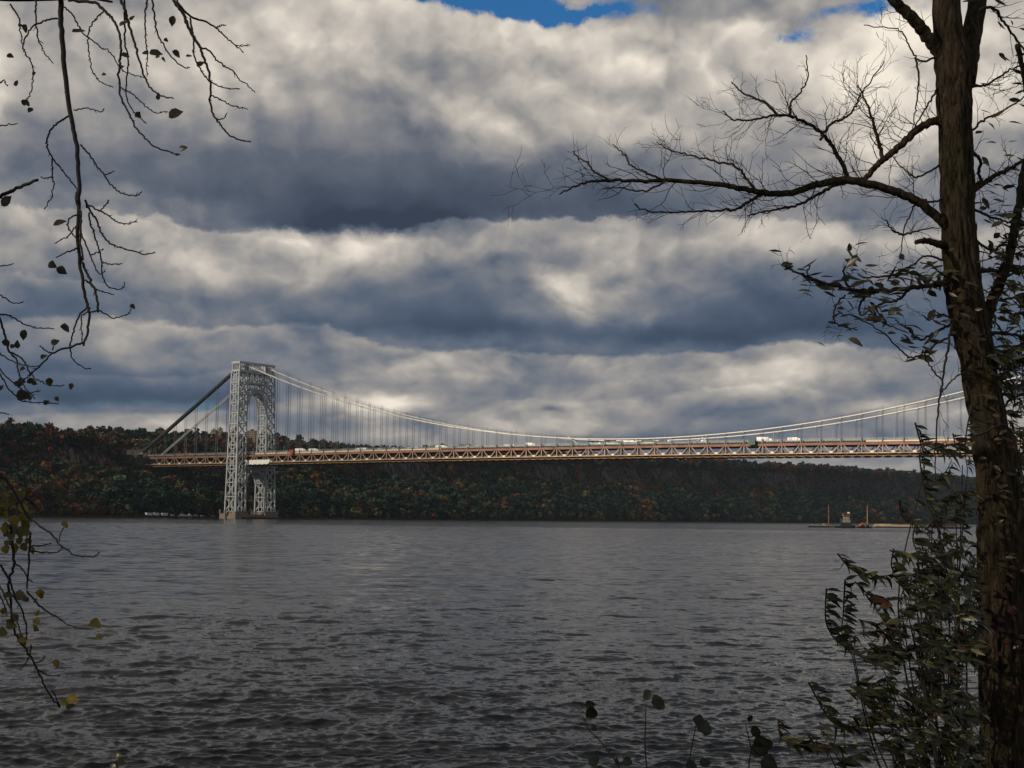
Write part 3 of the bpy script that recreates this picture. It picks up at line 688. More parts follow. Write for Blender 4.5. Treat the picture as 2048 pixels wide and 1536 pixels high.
# portal bracing between the legs above the upper arch and the attic storey
AR_C, AR_S, AR2_C, AR2_S = 153.0 - 6, 122.0, 54.8, 41.5
a0 = TMID - HI; a1 = TMID + HI
th = np.linspace(0, math.pi, 25)
for fs in (1, -1):
    X = lambda z: fs * half_l(z)
    up = [(X(z), t, z) for t, z in zip(TMID - (HI - 0.6) * np.cos(th), AR_S + (AR_C - AR_S) * np.sin(th))]
    lo = [(X(z), t, z) for t, z in zip(TMID - (HI - 0.6) * np.cos(th), AR2_S + (AR2_C - AR2_S) * np.sin(th))]
    for arc, w_, tgt in ((up, 1.5, tower), (lo, 1.9, lowp)):
        for p, q_ in zip(arc[:-1], arc[1:]): tgt.beam(p, q_, w_, w_)
    arc2 = [(X(z), t, z) for t, z in zip(TMID - (HI - 0.6) * np.cos(th), AR_S + (AR_C + 3.6 - AR_S) * np.sin(th))]
    for p, q_ in zip(arc2[:-1], arc2[1:]): tower.beam(p, q_, 0.8)
    for i in range(0, 24, 2): tower.beam(up[i], arc2[i+1], 0.5); tower.beam(arc2[i+1], up[i+2], 0.5)
    q4 = [a0 + (a1 - a0) * f for f in (0, .25, .5, .75, 1)]
    zz = [AR_S + 3, LV[10] + 1.5, LV[10] + 7, LV[11], LV[12]]
    for z in (LV[10] + 5.0, LV[11], LV[12]): tower.beam((X(z), a0, z), (X(z), a1, z), 1.1, 1.3)
    for t in q4: tower.beam((X(ZT), t, LV[11]), (X(ZT), t, LV[12]), 0.8)
    for i in range(4):
        tower.beam((X(ZT), q4[i], LV[11]), (X(ZT), q4[i+1], LV[12]), 0.8); tower.beam((X(ZT), q4[i+1], LV[11]), (X(ZT), q4[i], LV[12]), 0.8)
    for i in range(9):
        t = a0 + (a1 - a0) * i / 8; tower.beam((X(156), t, LV[10] + 5), (X(156), t, LV[11]), 0.5)
    tower.beam((X(150), a0, LV[11]), (X(150), q4[1], LV[10] + 5), 0.8); tower.beam((X(150), a1, LV[11]), (X(150), q4[3], LV[10] + 5), 0.8)
    tower.beam((X(145), a0, LV[10] + 5), (X(145), a0 + 4.6, 139), 0.8); tower.beam((X(145), a1, LV[10] + 5), (X(145), a1 - 4.6, 139), 0.8)
    tower.beam((X(140), a0, 131.5), (X(140), a0 + 7.5, LV[10] + 5), 0.8); tower.beam((X(140), a1, 131.5), (X(140), a1 - 7.5, LV[10] + 5), 0.8)
    tower.beam((X(150), q4[1], LV[10] + 5), (X(150), q4[2], AR_C), 0.6); tower.beam((X(150), q4[3], LV[10] + 5), (X(150), q4[2], AR_C), 0.6)
    # lower portal between arch and deck
    for z in (LV[3] + 0.8, 62.0): lowp.beam((X(z), a0, z), (X(z), a1, z), 1.3)
    for f in (0.13, .27, .42, .58, .73, .87):
        t = a0 + (a1 - a0) * f; zz_ = AR2_S + (AR2_C - AR2_S) * math.sqrt(max(0, 1 - ((t - TMID) / (HI - .6)) ** 2)); lowp.beam((X(58), t, zz_), (X(58), t, 62), 0.9)
    lowp.beam((X(58), a0, 62), (X(58), a0 + 7, LV[3]), 0.6); lowp.beam((X(58), a1, 62), (X(58), a1 - 7, LV[3]), 0.6)
# ribbed soffits of the two arches
for c_, s_, tgt in ((AR_C, AR_S, tower), (AR2_C, AR2_S, lowp)):
    for k in range(6):
        fs = -1 + 2 * k / 5
        pts = [(fs * half_l(z), t, z + .3) for t, z in zip(TMID - (HI - 0.8) * np.cos(th), s_ + (c_ - s_) * np.sin(th))]
        for p, q_ in zip(pts[:-1], pts[1:]): tgt.beam(p, q_, 0.7, 0.9)
    for i in range(1, 24):
        z = s_ + (c_ - s_) * math.sin(th[i]); t = TMID - (HI - .8) * math.cos(th[i]); L = half_l(z); tgt.beam((-L, t, z), (L, t, z), 0.5)
# web panels inside the top portal
for z in (LV[11], LV[12]):
    tower.box((-5.5, a0, z - 0.4), (5.5, a1, z - 0.1))
tower = tower.build('tower', M['tower_paint'], bridge)
lowp.build('lower_arch', M['tower_paint'], tower)
for sg in (-1, 1): lattice_leg(sg).build('tower_leg', M['tower_paint'], tower)
at_ = MB(); L = 6.5; w0, w1 = TMID - 27.5, TMID + 27.5       # open attic on top
for z0, z1, e in ((ZT, ZT + 2.2, 0.15), (ZTOP - 2.6, ZTOP, 0.45)):
    at_.box((-L - e, w0 - e, z0), (L + e, w0 + 1.4, z1)); at_.box((-L - e, w1 - 1.4, z0), (L + e, w1 + e, z1))
    at_.box((L - 1.2, w0 + 1.4, z0), (L + e, w1 - 1.4, z1)); at_.box((-L - e, w0 + 1.4, z0), (-L + 1.2, w1 - 1.4, z1))
n = 16
for i in range(n + 1):
    t = w0 + 0.9 + (w1 - w0 - 1.8) * i / n; big = i in (0, 4, 12, 16)
    for s_ in (-L + .55, L - .55): at_.beam((s_, t, ZT + 2.2), (s_, t, ZTOP - 2.6), 1.5 if big else 0.7)
for i in range(1, 4):
    for t in (w0 + .7, w1 - .7): at_.beam((-L + 2 * L * i / 4, t, ZT + 2.2), (-L + 2 * L * i / 4, t, ZTOP - 2.6), 0.9)
at_.box((-L + 1.2, w0 + 1.4, ZT + 2.3), (L - 1.2, w1 - 1.4, ZT + 2.8))
for t in (-1.4, 1.4, TW - 1.4, TW + 1.4): at_.box((-5.6, t - .9, ZT + 2.8), (5.6, t + .9, 178.6))
for i in range(12): at_.beam((-L, w0 + 55 * i / 11, ZTOP), (-L, w0 + 55 * i / 11, ZTOP + 1.1), 0.12)
for s_ in (-L, L): at_.beam((s_, w0, ZTOP + 1.1), (s_, w1, ZTOP + 1.1), 0.12); at_.beam((s_, w0, ZTOP + .1), (s_, w0, ZTOP + 1.1), .12)
at_.build('tower_cap', M['tower_paint'], tower)
# pier ---------------------------------------------------------------------------------------------
pr = MB()
for t0_, t1_ in ((TMID - 32.5, TMID - 14), (TMID + 14, TMID + 32.5)):
    for k, (e, z0, z1) in enumerate(((2.2, -3, 3.0), (1.0, 3.0, 6.4), (0.0, 6.4, 8.5))): pr.box((-10.5 - e, t0_ - e, z0), (10.5 + e, t1_ + e, z1))
    for s_ in (-9.6, -3.2, 3.2, 9.6): pr.box((s_ - 1.3, t0_ - .9, 6.4), (s_ + 1.3, t0_ - .003, 7.9))
pr.box((-9.5, TMID - 13, -3), (9.5, TMID + 13, 5.2)); pr.box((-11.6, TMID - 36.5, -3), (-2, TMID - 34.71, 5.5))
for t_, s_ in ((TMID - 36, -11), (TMID - 36, -2.6), (TMID, 9), (TMID + 34, 10), (TMID - 6, 9.2)):
    pr.box((s_ - .8, t_ - .8, 5.2), (s_ + .8, t_ + .8, 9.6)); pr.box((s_ - .5, t_ - .5, 9.6), (s_ + .5, t_ + .5, 10.6))
pr.build('pier', M['granite'], bridge)

# deck ---------------------------------------------------------------------------------------------
def span_strip(mb, t0_, t1_, z0, z1, step=PAN / 2, sa=S0, sb=S1, scallop=None):
    ss = np.arange(sa, sb + 0.1, step)
    for a, b in zip(ss[:-1], ss[1:]):
        za, zb = float(zc(a)), float(zc(b))
        mb.add([(a,t0_,za+z0),(b,t0_,zb+z0),(b,t1_,zb+z0),(a,t1_,za+z0),(a,t0_,za+z1),(b,t0_,zb+z1),(b,t1_,zb+z1),(a,t1_,za+z1)],
               [(0,3,2,1),(4,5,6,7),(0,1,5,4),(2,3,7,6)])
up_ = MB(); span_strip(up_, 0.6, TW - 0.6, 9.6, 10.4); up_.cur = 1
ss = np.arange(S0 + 4, S1, PAN / 2)
for s_ in ss: z = float(zc(s_)); up_.beam((s_, 0.5, z + 8.4), (s_, TW - 0.5, z + 8.4), 0.5, 2.3)
for t in (6, 11, 16, 21, 26): span_strip(up_, t - .25, t + .25, 8.8, 9.596, PAN)
up_.build('upper_deck', [M['asphalt'], M['dark_steel']], bridge)
lo_ = MB(); span_strip(lo_, 0.9, TW - 0.9, -0.5, 0.25); lo_.cur = 1
for s_ in ss: z = float(zc(s_)); lo_.beam((s_, 0.3, z - 1.5), (s_, TW - 0.3, z - 1.5), 0.5, 2.0)
span_strip(lo_, 1.4, 1.9, 0.25, 1.9, PAN); span_strip(lo_, TW - 1.9, TW - 1.4, 0.25, 1.9, PAN)
lo_.build('lower_deck', [M['asphalt'], M['dark_steel']], bridge)
def truss(t):
    mb = MB(); span_strip(mb, t - .45, t + .45, -0.42, 0.42)
    nodes = np.concatenate([PAN * (np.arange(0, 58) + 0.72), -PAN * (np.arange(0, 8) + 0.79)])
    for a in nodes:
        z = float(zc(a)); mb.cur = 0
        for e in (-1, 1): mb.beam((a + e * 1.2, t, z + 0.5), (a + e * PAN * 0.39, t, z + 6.7), 0.62, 0.7)
        mb.beam((a + PAN / 2, t, z + .55), (a + PAN / 2, t, z + 6.7), 0.95, 0.8)
        mb.cur = 1; mb.box((a - 1.5, t - .62, z + .1), (a + 1.5, t + .62, z + 1.9))
    mb.cur = 0
    return mb.build('stiffening_truss', [M['truss_paint'], M['gusset_paint']], bridge)
truss(0.0); truss(TW)
for t in (-0.4, TW + 0.4):
    mb = MB(); span_strip(mb, t - .5, t + .5, 6.75, 8.9)
    for s_ in np.arange(S0 + 5, S1, PAN): mb.box((s_ - .25, t - .62, float(zc(s_)) + 6.8), (s_ + .25, t + .62, float(zc(s_)) + 9.3))
    mb.build('edge_girder', M['red_primer'], bridge)
    mb = MB(); span_strip(mb, t - .55, t + .55, 9.25, 10.3, sa=24 if t < 0 else S0, sb=300 if t < 0 else S1); mb.build('fascia', M['fascia'], bridge)
    if t < 0: mb = MB(); span_strip(mb, t - .55, t + .55, 9.25, 10.3, sa=752, sb=S1); mb.build('fascia', M['fascia'], bridge)
    mb = MB()
    for z0 in (10.6, 11.2, 11.8, 12.5): span_strip(mb, t - .06, t + .06, z0, z0 + .16, PAN)
    for s_ in np.arange(S0, S1, 2.6): mb.beam((s_, t, float(zc(s_)) + 9.0), (s_, t, float(zc(s_)) + 12.7), 0.16)
    span_strip(mb, t + (1.7 if t < 0 else -1.9), t + (1.9 if t < 0 else -1.7), 10.4, 11.5, PAN)
    mb.build('railing', M['rail'], bridge)
    # scalloped safety net under the lower deck edge
    mb = MB(); ss2 = np.arange(S0 + 4, S1, PAN / 16); ph = np.arange(len(ss2)) % 8 / 8.0
    zt = zc(ss2) - 1.95; zb = zc(ss2) - 2.25 - 0.55 * np.sin(math.pi * ph); tn = t + (0.5 if t < 0 else -0.5)
    V = np.concatenate([np.stack([ss2, np.full_like(ss2, tn), zt], 1), np.stack([ss2, np.full_like(ss2, tn - .2), zb], 1), np.stack([ss2, np.full_like(ss2, tn + 3), zb + .1], 1)])
    k = len(ss2); mb.add(V, [(i, i+1, k+i+1, k+i) for i in range(k-1)] + [(k+i, k+i+1, 2*k+i+1, 2*k+i) for i in range(k-1)])
    mb.build('safety_net', M['netting'], bridge)
# cables, hand ropes, suspenders -------------------------------------------------------------------
cs = np.concatenate([np.linspace(-178, -6, 12), np.linspace(0, S1, 90)])
for tb in (0.0, TW):
    for o_ in (-1.4, 1.4):
        mb = MB(); mb.tube(np.stack([cs, np.full_like(cs, tb + o_), zcab(cs)], 1), 0.56, 8)
        for a in np.concatenate([PAN * (np.arange(0, 58) + 1.22), -PAN * (np.arange(1, 9) + .29)]): z = float(zcab(a)); mb.box((a - .5, tb + o_ - .75, z - .8), (a + .5, tb + o_ + .75, z + .7))
        mb.build('main_cable', M['cable'], bridge, smooth=False)
    mb = MB(); hs = PAN * (np.arange(0, 58) + 1.22)
    for o_ in (-2.2, 2.2):
        mb.tube(np.stack([hs, np.full_like(hs, tb + o_), zcab(hs) + 2.0], 1), 0.07, 4)
        for a in hs: mb.beam((a, tb + o_ * .75, float(zcab(a))), (a, tb + o_, float(zcab(a)) + 2.05), 0.14)
    for a in hs: z = float(zcab(a)); mb.beam((a, tb, z + .3), (a, tb, z + 3.6), 0.16); mb.beam((a - .9, tb, z + 3.6), (a + .9, tb, z + 3.6), 0.35)
    mb.build('cable_hand_rope', M['rope'], bridge)
mb = MB(); sc_ = np.linspace(-172, -8, 40)
mb.tube(np.stack([sc_, 0 * sc_, zcab(sc_) - 0.4], 1), 2.3, 10); mb.build('cable_shroud', M['black_net'], bridge)
mb = MB(); mb.beam((452, 0, 84), (464, 0, 76), 0.7); mb.beam((602, 0, 81.5), (590, 0, 75.5), 0.5); mb.build('tie_strut', M['cable'], bridge)
def suspender(a, tb):
    mb = MB(); z0 = float(zc(a)) + 9.0
    for o_ in (-1.4, 1.4):
        zt = float(zcab(a))
        if zt - z0 < 1.5: continue
        for e in (-.35, .35): mb.tube([(a + e, tb + o_, z0), (a + e, tb + o_, zt)], 0.115, 4, cap=False)
        mb.box((a - .5, tb + o_ - .2, z0), (a + .5, tb + o_ + .2, z0 + 4.2 if o_ < 0 else z0 + 3.8))
    return mb
spots_ = [(a, tb) for a in list(PAN * (np.arange(0, 49) + 1.22 - PAN * 0)) + list(-PAN * (np.arange(0, 8) + 1.29)) for tb in (0.0, TW)]
spots_ = [p for p in spots_ if float(zcab(p[0])) - float(zc(p[0])) > 10.6]
spots_.sort(key=lambda p: -(float(zcab(p[0])) - float(zc(p[0]))) / np.linalg.norm(W(p[0], p[1])))
rest_ = MB()
for i, (a, tb) in enumerate(spots_):
    if i < 98: suspender(a, tb).build('suspender', M['rope'], bridge)
    else:
        r_ = suspender(a, tb); k = rest_.k
        if r_.v: rest_.add(np.concatenate(r_.v), r_.f)
for a in PAN * (np.arange(49, 58) + 1.22):
    for tb in (0.0, TW):
        r_ = suspender(a, tb)
        if r_.v: rest_.add(np.concatenate(r_.v), r_.f)
tag(rest_.build('suspenders', M['rope'], bridge), kind='stuff')

# ------------------------------------------------------------------ bridgehead walls on the cliff
def px_of(P):
    d = np.asarray(P) - EYE; z = d @ fwd; return CX + F * (d @ R2) / z, CY - F * (d @ U2) / z
def s_of(px, t, z=75.0):
    lo, hi = -400.0, 1050.0
    for _ in range(50):
        mid = (lo + hi) / 2
        if px_of(W(mid, t, z))[0] < px: lo = mid
        else: hi = mid
    return (lo + hi) / 2
def local(name, s, t, z): return empty(name, W(s, t, z), BRZ)
ab = MB(); ab.box((-200, -1.5, 52), (-169, TW + 1.5, 62.3)); ab.box((-203, -4.5, 62.3), (-170.5, -1.6, 75.4)); ab.box((-203, TW + 1.6, 62.3), (-170.5, TW + 4.5, 75.4))
for k in range(5): ab.box((-199 + 6.4 * k, -2.6, 52), (-196.8 + 6.4 * k, -1.503, 62.2))
ab.box((-205, -5.2, 75.4), (-169.5, -1.2, 76.6)); ab.box((-205, TW + 1.2, 75.4), (-169.5, TW + 5.2, 76.6))
tag(ab.build('stone_abutment', M['masonry'], None), 'dark stone abutment on the cliff where the bridge deck ends', 'abutment')
bpy.data.objects['stone_abutment'].location = BO; bpy.data.objects['stone_abutment'].rotation_euler = (0, 0, BRZ)
rwl = MB(); rwl.box((-330, TW + 6, 60), (-206, TW + 9, 84)); rwl.box((-331, TW + 5.4, 84), (-205, TW + 9.6, 85.4))
for k in range(9): rwl.box((-326 + 14 * k, TW + 4.9, 60), (-323 + 14 * k, TW + 5.997, 84))
o = rwl.build('retaining_wall', M['masonry'], None); o.location = BO; o.rotation_euler = (0, 0, BRZ)
tag(o, 'long stone retaining wall above the road behind the bridge end', 'wall')
o = MB(); o.box((-420, -4, 64), (-200.01, TW + 4, 74.4)); o = o.build('approach_road', M['asphalt'], None); o.location = BO; o.rotation_euler = (0, 0, BRZ); tag(o, kind='structure')

# ------------------------------------------------------------------ vehicles
def wheel(mb, x, y, r=0.5, w=0.35): mb.cyl((x, y - w/2, r), (x, y + w/2, r), r, 10)
def make_truck(body, L=15.5, H=3.9, cabm='white'):
    r = empty('truck')
    t = MB(); t.box((-L/2, -1.28, 1.15), (L/2 - 3.6, 1.28, H)); t.box((-L/2 + .4, -1.1, .85), (L/2 - 3.2, 1.1, 1.147)); t.build('trailer', M[body], r)
    c = MB(); x0, x1 = L/2 - 3.1, L/2
    c.add([(x0,-1.2,.6),(x1,-1.2,.6),(x1,1.2,.6),(x0,1.2,.6),(x0,-1.2,3.4),(x1-.55,-1.1,2.9),(x1-.55,1.1,2.9),(x0,1.2,3.4),(x1,-1.2,1.7),(x1,1.2,1.7)],
          [(0,3,2,1),(4,5,6,7),(0,1,8,5,4),(1,2,9,8),(8,9,6,5),(2,3,7,6,9),(3,0,4,7)])
    cab = c.build('cab', M[cabm], r)
    g = MB(); g.add([(x1+.012,-1.0,1.78),(x1+.012,1.0,1.78),(x1-.50,.95,2.78),(x1-.50,-.95,2.78)], [(0,1,2,3)]); g.build('windscreen', M['glass'], cab)
    for x in (-L/2 + 1.2, -L/2 + 2.4, L/2 - 4.2, L/2 - 1.0):
        for y in (-1.05, 1.05):
            w_ = MB(); wheel(w_, x, y); w_.build('wheel', M['rubber'], r)
    return r
def make_car(body, van=False):
    r = empty('van' if van else 'car'); H = 2.1 if van else 1.45; L = 5.2 if van else 4.5
    prof = [(-L/2, .35), (L/2, .35), (L/2, .85), (L/2 - 1.0, 1.0), (L/2 - (1.5 if van else 1.9), H), (-L/2 + (.15 if van else .9), H), (-L/2, .95)]
    b = MB(); n = len(prof); V = [(x, -.88, z) for x, z in prof] + [(x, .88, z) for x, z in prof]
    b.add(V, [tuple(range(n))[::-1], tuple(range(n, 2*n))] + [(i, (i+1) % n, n + (i+1) % n, n + i) for i in range(n)]); bo = b.build('body', M[body], r)
    g = MB()
    for y in (-.89, .89): g.add([(L/2 - 1.35, y, 1.0), (L/2 - (1.7 if van else 2.0), y, H - .15), (-L/2 + (1.2 if van else 1.1), y, H - .15), (-L/2 + .7, y, 1.0)], [(0,1,2,3)])
    g.build('window', M['glass'], bo)
    for x in (-L/2 + .9, L/2 - .9):
        for y in (-.78, .78): w_ = MB(); wheel(w_, x, y, .34, .22); w_.build('wheel', M['rubber'], r)
    return r
PR = {}
def place(kind, s, t, z, label, group, flip=False, sx=1.0):
    if kind not in PR:
        k = kind.split('/'); PR[kind] = make_truck(k[1], float(k[2]), float(k[3])) if k[0] == 'truck' else make_car(k[1], k[0] == 'van'); o = PR[kind]
    else: o = copy_tree(PR[kind])
    o.location = W(s, t, z); o.rotation_euler = (0, 0, BRZ + (math.pi if flip else 0)); 
    tag(o, label, kind.split('/')[0], group); return o
ZR = 10.41
G1 = 'trucks crossing the upper deck'
for px, kind, t, lab in ((602, 'truck/white/16/4.4', 5, 'white trailer truck just right of the red cabin on the deck edge'), (628, 'truck/white/15/4.0', 9, 'second white truck to the right of the red cabin on the deck'),
      (722, 'truck/white/17/4.3', 24, 'white trailer truck in front of the dark ridge on the left half of the deck'), (826, 'truck/blue/16/3.9', 24, 'pale blue truck where the ridge meets the deck line'),
      (884, 'truck/white/16/4.1', 14, 'white truck between the pale blue truck and the dark bus'), (929, 'truck/dark/13/3.9', 9, 'dark bus like truck near the sagging left part of the cable'),
      (1062, 'truck/white/12/4.0', 9, 'white truck with a short body left of the slanting tie strut'), (1190, 'truck/blue/14/4.6', 5, 'pale blue trailer truck at the lowest point of the cable'),
      (1224, 'truck/white/15/4.8', 5, 'tall white trailer truck right of the pale blue one at the cable low point'), (1262, 'truck/white/15/4.2', 9, 'white truck second to the right of the pale blue trailer at the cable low point'),
      (1298, 'truck/white/15/4.4', 5, 'white truck third to the right of the pale blue trailer at the cable low point'), (1409, 'truck/white/6/4.0', 5, 'short white box truck left of the green housing'),
      (1530, 'truck/white/15/4.6', 5, 'large white trailer truck just right of the green housing on the deck'), (1590, 'truck/white/13/4.0', 9, 'white truck second to the right of the green housing'),
      (1330, 'truck/dark/12/3.9', 9, 'dark truck between the white trucks at mid span'), (1020, 'truck/silver/12/3.4', 14, 'low silver truck ahead of the short bodied white truck left of the tie strut')):
    s_ = s_of(px, t); place(kind, s_, t, float(zc(s_)) + ZR, lab, G1, flip=(t > 16))
vr = random.Random(4)
for k, px in enumerate((412, 385, 575, 660, 690, 760, 790, 850, 905, 960, 985, 1040, 1090, 1105, 1140, 1160, 1350, 1385, 1430, 1460, 1490, 1560, 1620, 1650, 1680, 1738, 1757, 1800)):
    t = vr.choice((4, 4, 9, 14)); s_ = s_of(px, t); colr = vr.choice(('white', 'white', 'silver', 'dark')); kd = vr.choice(('car', 'van'))
    place(kd + '/' + colr, s_, t, float(zc(s_)) + ZR, f'small {colr} {kd} driving along the upper deck behind the railing', f'{colr} {kd}s on the bridge deck')
# lamps along the deck
lp = MB(); lp.tube([(0, 0, 0), (0, 0, 7.6), (0, .35, 8.3), (0, 1.6, 8.6)], [.16, .1, .08, .07], 6); lroot = empty('street_lamp'); lp.build('post', M['lampmetal'], lroot)
lh = MB(); lh.box((-.2, 1.3, 8.5), (.2, 2.2, 8.68)); lh.build('lamp_head', M['lampmetal'], lroot)
first = True
for i, s_ in enumerate(np.arange(-150, 1000, 54.45)):
    for t, fl in ((1.2, 0), (TW - 1.2, 1)):
        if abs(s_) < 12: continue
        o = lroot if first else copy_tree(lroot); first = False
        o.location = W(s_ + (27 if fl else 0), t, float(zc(s_)) + ZR); o.rotation_euler = (0, 0, BRZ + math.pi * fl)
        tag(o, 'slim pale lamp post standing along the near edge of the deck' if not fl else 'slim pale lamp post standing along the far edge of the deck', 'street lamp', 'lamp posts along the near deck edge' if not fl else 'lamp posts along the far deck edge')
# red cabin, green housing, tarpaulin ---------------------------------------------------------------
def cabin(name, px, z0, mat, size, label):
    s_ = s_of(px, -1.6); r = local(name, s_, -2.2, float(zc(s_)) + z0); L, D, H = size
    b = MB(); b.box((-L/2, -D/2, 0), (L/2, D/2, H)); b.build('body', M[mat], r)
    b = MB(); b.box((-L/2 - .2, -D/2 - .2, H), (L/2 + .2, D/2 + .2, H + .25)); b.build('roof', M[mat], r)
    b = MB()
    for k in range(3): b.box((-L/2 + L * (k + .25) / 3, -D/2 - .06, .8), (-L/2 + L * (k + .75) / 3, -D/2 - .003, H - .8))
    b.build('panel', M['dark'] if mat != 'redpaint' else M['rust'], r)
    b = MB()
    for x in (-L/2 + .3, L/2 - .3): b.beam((x, 0, 0), (x, 1.4, -2.2), .25)
    b.build('bracket', M['dark_steel'], r); tag(r, label, 'cabin')
cabin('maintenance_cabin', 584.5, 8.2, 'redpaint', (5.0, 2.4, 4.6), 'red maintenance cabin hung on the deck edge right of the tower')
cabin('equipment_housing', 1505.5, 8.0, 'greenpaint', (6.2, 2.6, 4.4), 'dark green equipment housing fixed to the deck edge right of mid span')
tp_ = MB(); sa, sb = 9.6, 47.5; k = 60; xs_ = np.linspace(sa, sb, k)
low = -1.7 - 0.75 * np.abs(np.sin(np.linspace(0, math.pi * 5, k))) + 0.7 * sstep(np.linspace(0, 1, k), .85, 1)
rows_ = []
for f in (0, .33, .66, 1):
    z = zc(xs_) + 3.0 * (1 - f) + low * f; y = -1.2 - 0.5 * f * (0.5 + 0.5 * np.sin(xs_ * 1.7 + 2 * f)); rows_.append(np.stack([xs_ + 1.4 * (1 - f) * (xs_ - sa) / (sb - sa), y, z], 1))
V = np.concatenate(rows_); V2 = V + np.array([0, .25, 0]); n4 = 4 * k
fs_ = [(r * k + i, r * k + i + 1, (r+1) * k + i + 1, (r+1) * k + i) for r in range(3) for i in range(k - 1)]
tp_.add(np.concatenate([V, V2]), fs_ + [tuple(n4 + a for a in f[::-1]) for f in fs_])
o = tp_.build('tarpaulin', M['tarp'], None, smooth=True); o.location = BO; o.rotation_euler = (0, 0, BRZ)
tag(o, 'white tarpaulin with a scalloped hem hung along the truss beside the tower', 'tarpaulin')

# ------------------------------------------------------------------ far shore: trailers, vans, boats, fender wall
G2 = 'vehicles parked on the far shore left of the tower'
def t_shore(px, s): 
    lo, hi = -300.0, 300.0
    for _ in range(50):
        mid = (lo + hi) / 2
        if px_of(W(s, mid, 3))[0] < px: lo = mid
        else: hi = mid
    return (lo + hi) / 2
def trailer(px, label, wlen=7.6):
    t = t_shore(px, -37); z = float(terrain(-37, t)); r = empty('white_trailer', W(-37, t, z + .05), BRZ + math.pi / 2)
    b = MB(); b.box((-wlen/2, -1.25, .75), (wlen/2, 1.25, 3.5)); b.box((-wlen/2 - .05, -1.3, 3.5), (wlen/2 + .05, 1.3, 3.62)); b.build('body', M['white'], r)
    b = MB()
    for x in (-2.4, 0, 2.2): b.box((x, 1.253, 1.9), (x + 1.0, 1.29, 2.7)); b.box((x, -1.29, 1.9), (x + 1.0, -1.253, 2.7))
    b.build('window', M['glass'], r)
    for x in (-1.2, 1.2): b = MB(); wheel(b, x, 1.1, .38); wheel(b, x, -1.1, .38); b.build('wheel', M['rubber'], r)
    b = MB(); b.beam((wlen/2, 0, .6), (wlen/2 + 1.3, 0, .5), .14); b.build('tow_bar', M['dark_steel'], r)
    tag(r, label, 'trailer', G2)
trailer(297, 'white trailer at the left end of the row on the far shore', 7.4); trailer(312, 'middle one of the three white trailers on the far shore', 7.2); trailer(328.5, 'white trailer nearest the boats on the far shore', 7.8)
for px, kd, lab in ((345, 'van/white', 'white van beside the beached boat on the far shore'), (392, 'van/white', 'white van right of the beached boat on the far shore'), (404, 'car/white', 'white car right of the beached boat on the far shore'), (426, 'car/silver', 'silver car parked nearest the tower pier'), (411, 'car/dark', 'dark car between the white car and the silver car on the shore')):
    t = t_shore(px, -37); o = place(kd, -37, t, float(terrain(-37, t)) + .05, lab, G2); o.rotation_euler = (0, 0, BRZ + math.pi / 2)
def boat(name, loc, rz, L, label, mat='white'):
    r = empty(name, loc, rz); h = MB(); n = 9; B_ = L * .15; V = []
    for i in range(n):
        f = i / (n - 1); x = -L/2 + L * f; wd = B_ * (1 - max(0, (f - .45) / .55) ** 2.2); sh_ = 1.3 + .5 * f * f
        V += [(x, -wd, sh_), (x, -wd * .75, .25), (x, 0, 0), (x, wd * .75, .25), (x, wd, sh_)]
    h.add(V, [(5*i+j, 5*i+j+1, 5*i+j+6, 5*i+j+5) for i in range(n-1) for j in range(4)] + [(4,3,2,1,0)] + [(5*i, 5*i+5, 5*i+9, 5*i+4) for i in range(n-1)]); h.build('hull', M[mat], r)
    c = MB(); c.box((-L*.22, -B_*.7, 1.35), (L*.12, B_*.7, 2.6)); c.box((-L*.24, -B_*.75, 2.6), (L*.15, B_*.75, 2.75)); cb_ = c.build('cabin', M['white'], r)
    c = MB(); c.box((-L*.18, -B_*.72, 1.9), (L*.1, -B_*.703, 2.4)); c.box((-L*.18, B_*.703, 1.9), (L*.1, B_*.72, 2.4)); c.build('window', M['glass'], cb_)
    c = MB(); c.tube([(-L*.05, 0, 2.7), (-L*.05, 0, 5.8)], .07, 5); c.build('mast', M['lampmetal'], r); tag(r, label, 'boat')
t = t_shore(365, -36); boat('motor_boat', W(-36, t, float(terrain(-36, t)) + .1), BRZ + 1.5, 10.5, 'white motor boat with a mast hauled out beside the vans on the far shore')
t = t_shore(379, -36); boat('work_boat', W(-36, t, float(terrain(-36, t)) + .1), BRZ + 1.7, 8.0, 'smaller white boat without much rake next to the masted one on the far shore')
o = MB(); o.box((13.2, -8, -2), (15.0, 88, 1.6)); 
for k in range(18): o.box((12.9 + 0, -7 + 5.5 * k, -2), (13.197, -6.4 + 5.5 * k, 2.0)); o.box((15.003, -7 + 5.5 * k, -2), (15.4, -6.4 + 5.5 * k, 2.0))
o.cyl((14.1, 86.5, 1.6), (14.1, 86.5, 4.2), .35, 8); o = o.build('fender_wall', M['wharf'], None); o.location = BO; o.rotation_euler = (0, 0, BRZ); tag(o, 'low black timber fender wall in the water beside the tower pier', 'fender')
rk = MB(); rr_ = np.random.RandomState(8)
ico = [(0,0,1),(.9,0,.3),(.28,.85,.3),(-.72,.53,.3),(-.72,-.53,.3),(.28,-.85,.3),(0,0,-.6)]
for i in range(260):
    t = -330 + 800 * rr_.rand(); s_ = -24 - 10 * rr_.rand(); sz = .4 + 1.0 * rr_.rand(); a = rr_.rand() * 6
    z = float(terrain(s_, t)); c_, n_ = math.cos(a), math.sin(a)
    V = [(s_ + sz * 1.4 * (x*c_ - y*n_), t + sz * 1.4 * (x*n_ + y*c_), z + sz * zq) for x, y, zq in ico]
    rk.add(V, [(0,1,2),(0,2,3),(0,3,4),(0,4,5),(0,5,1),(6,2,1),(6,3,2),(6,4,3),(6,5,4),(6,1,5)])
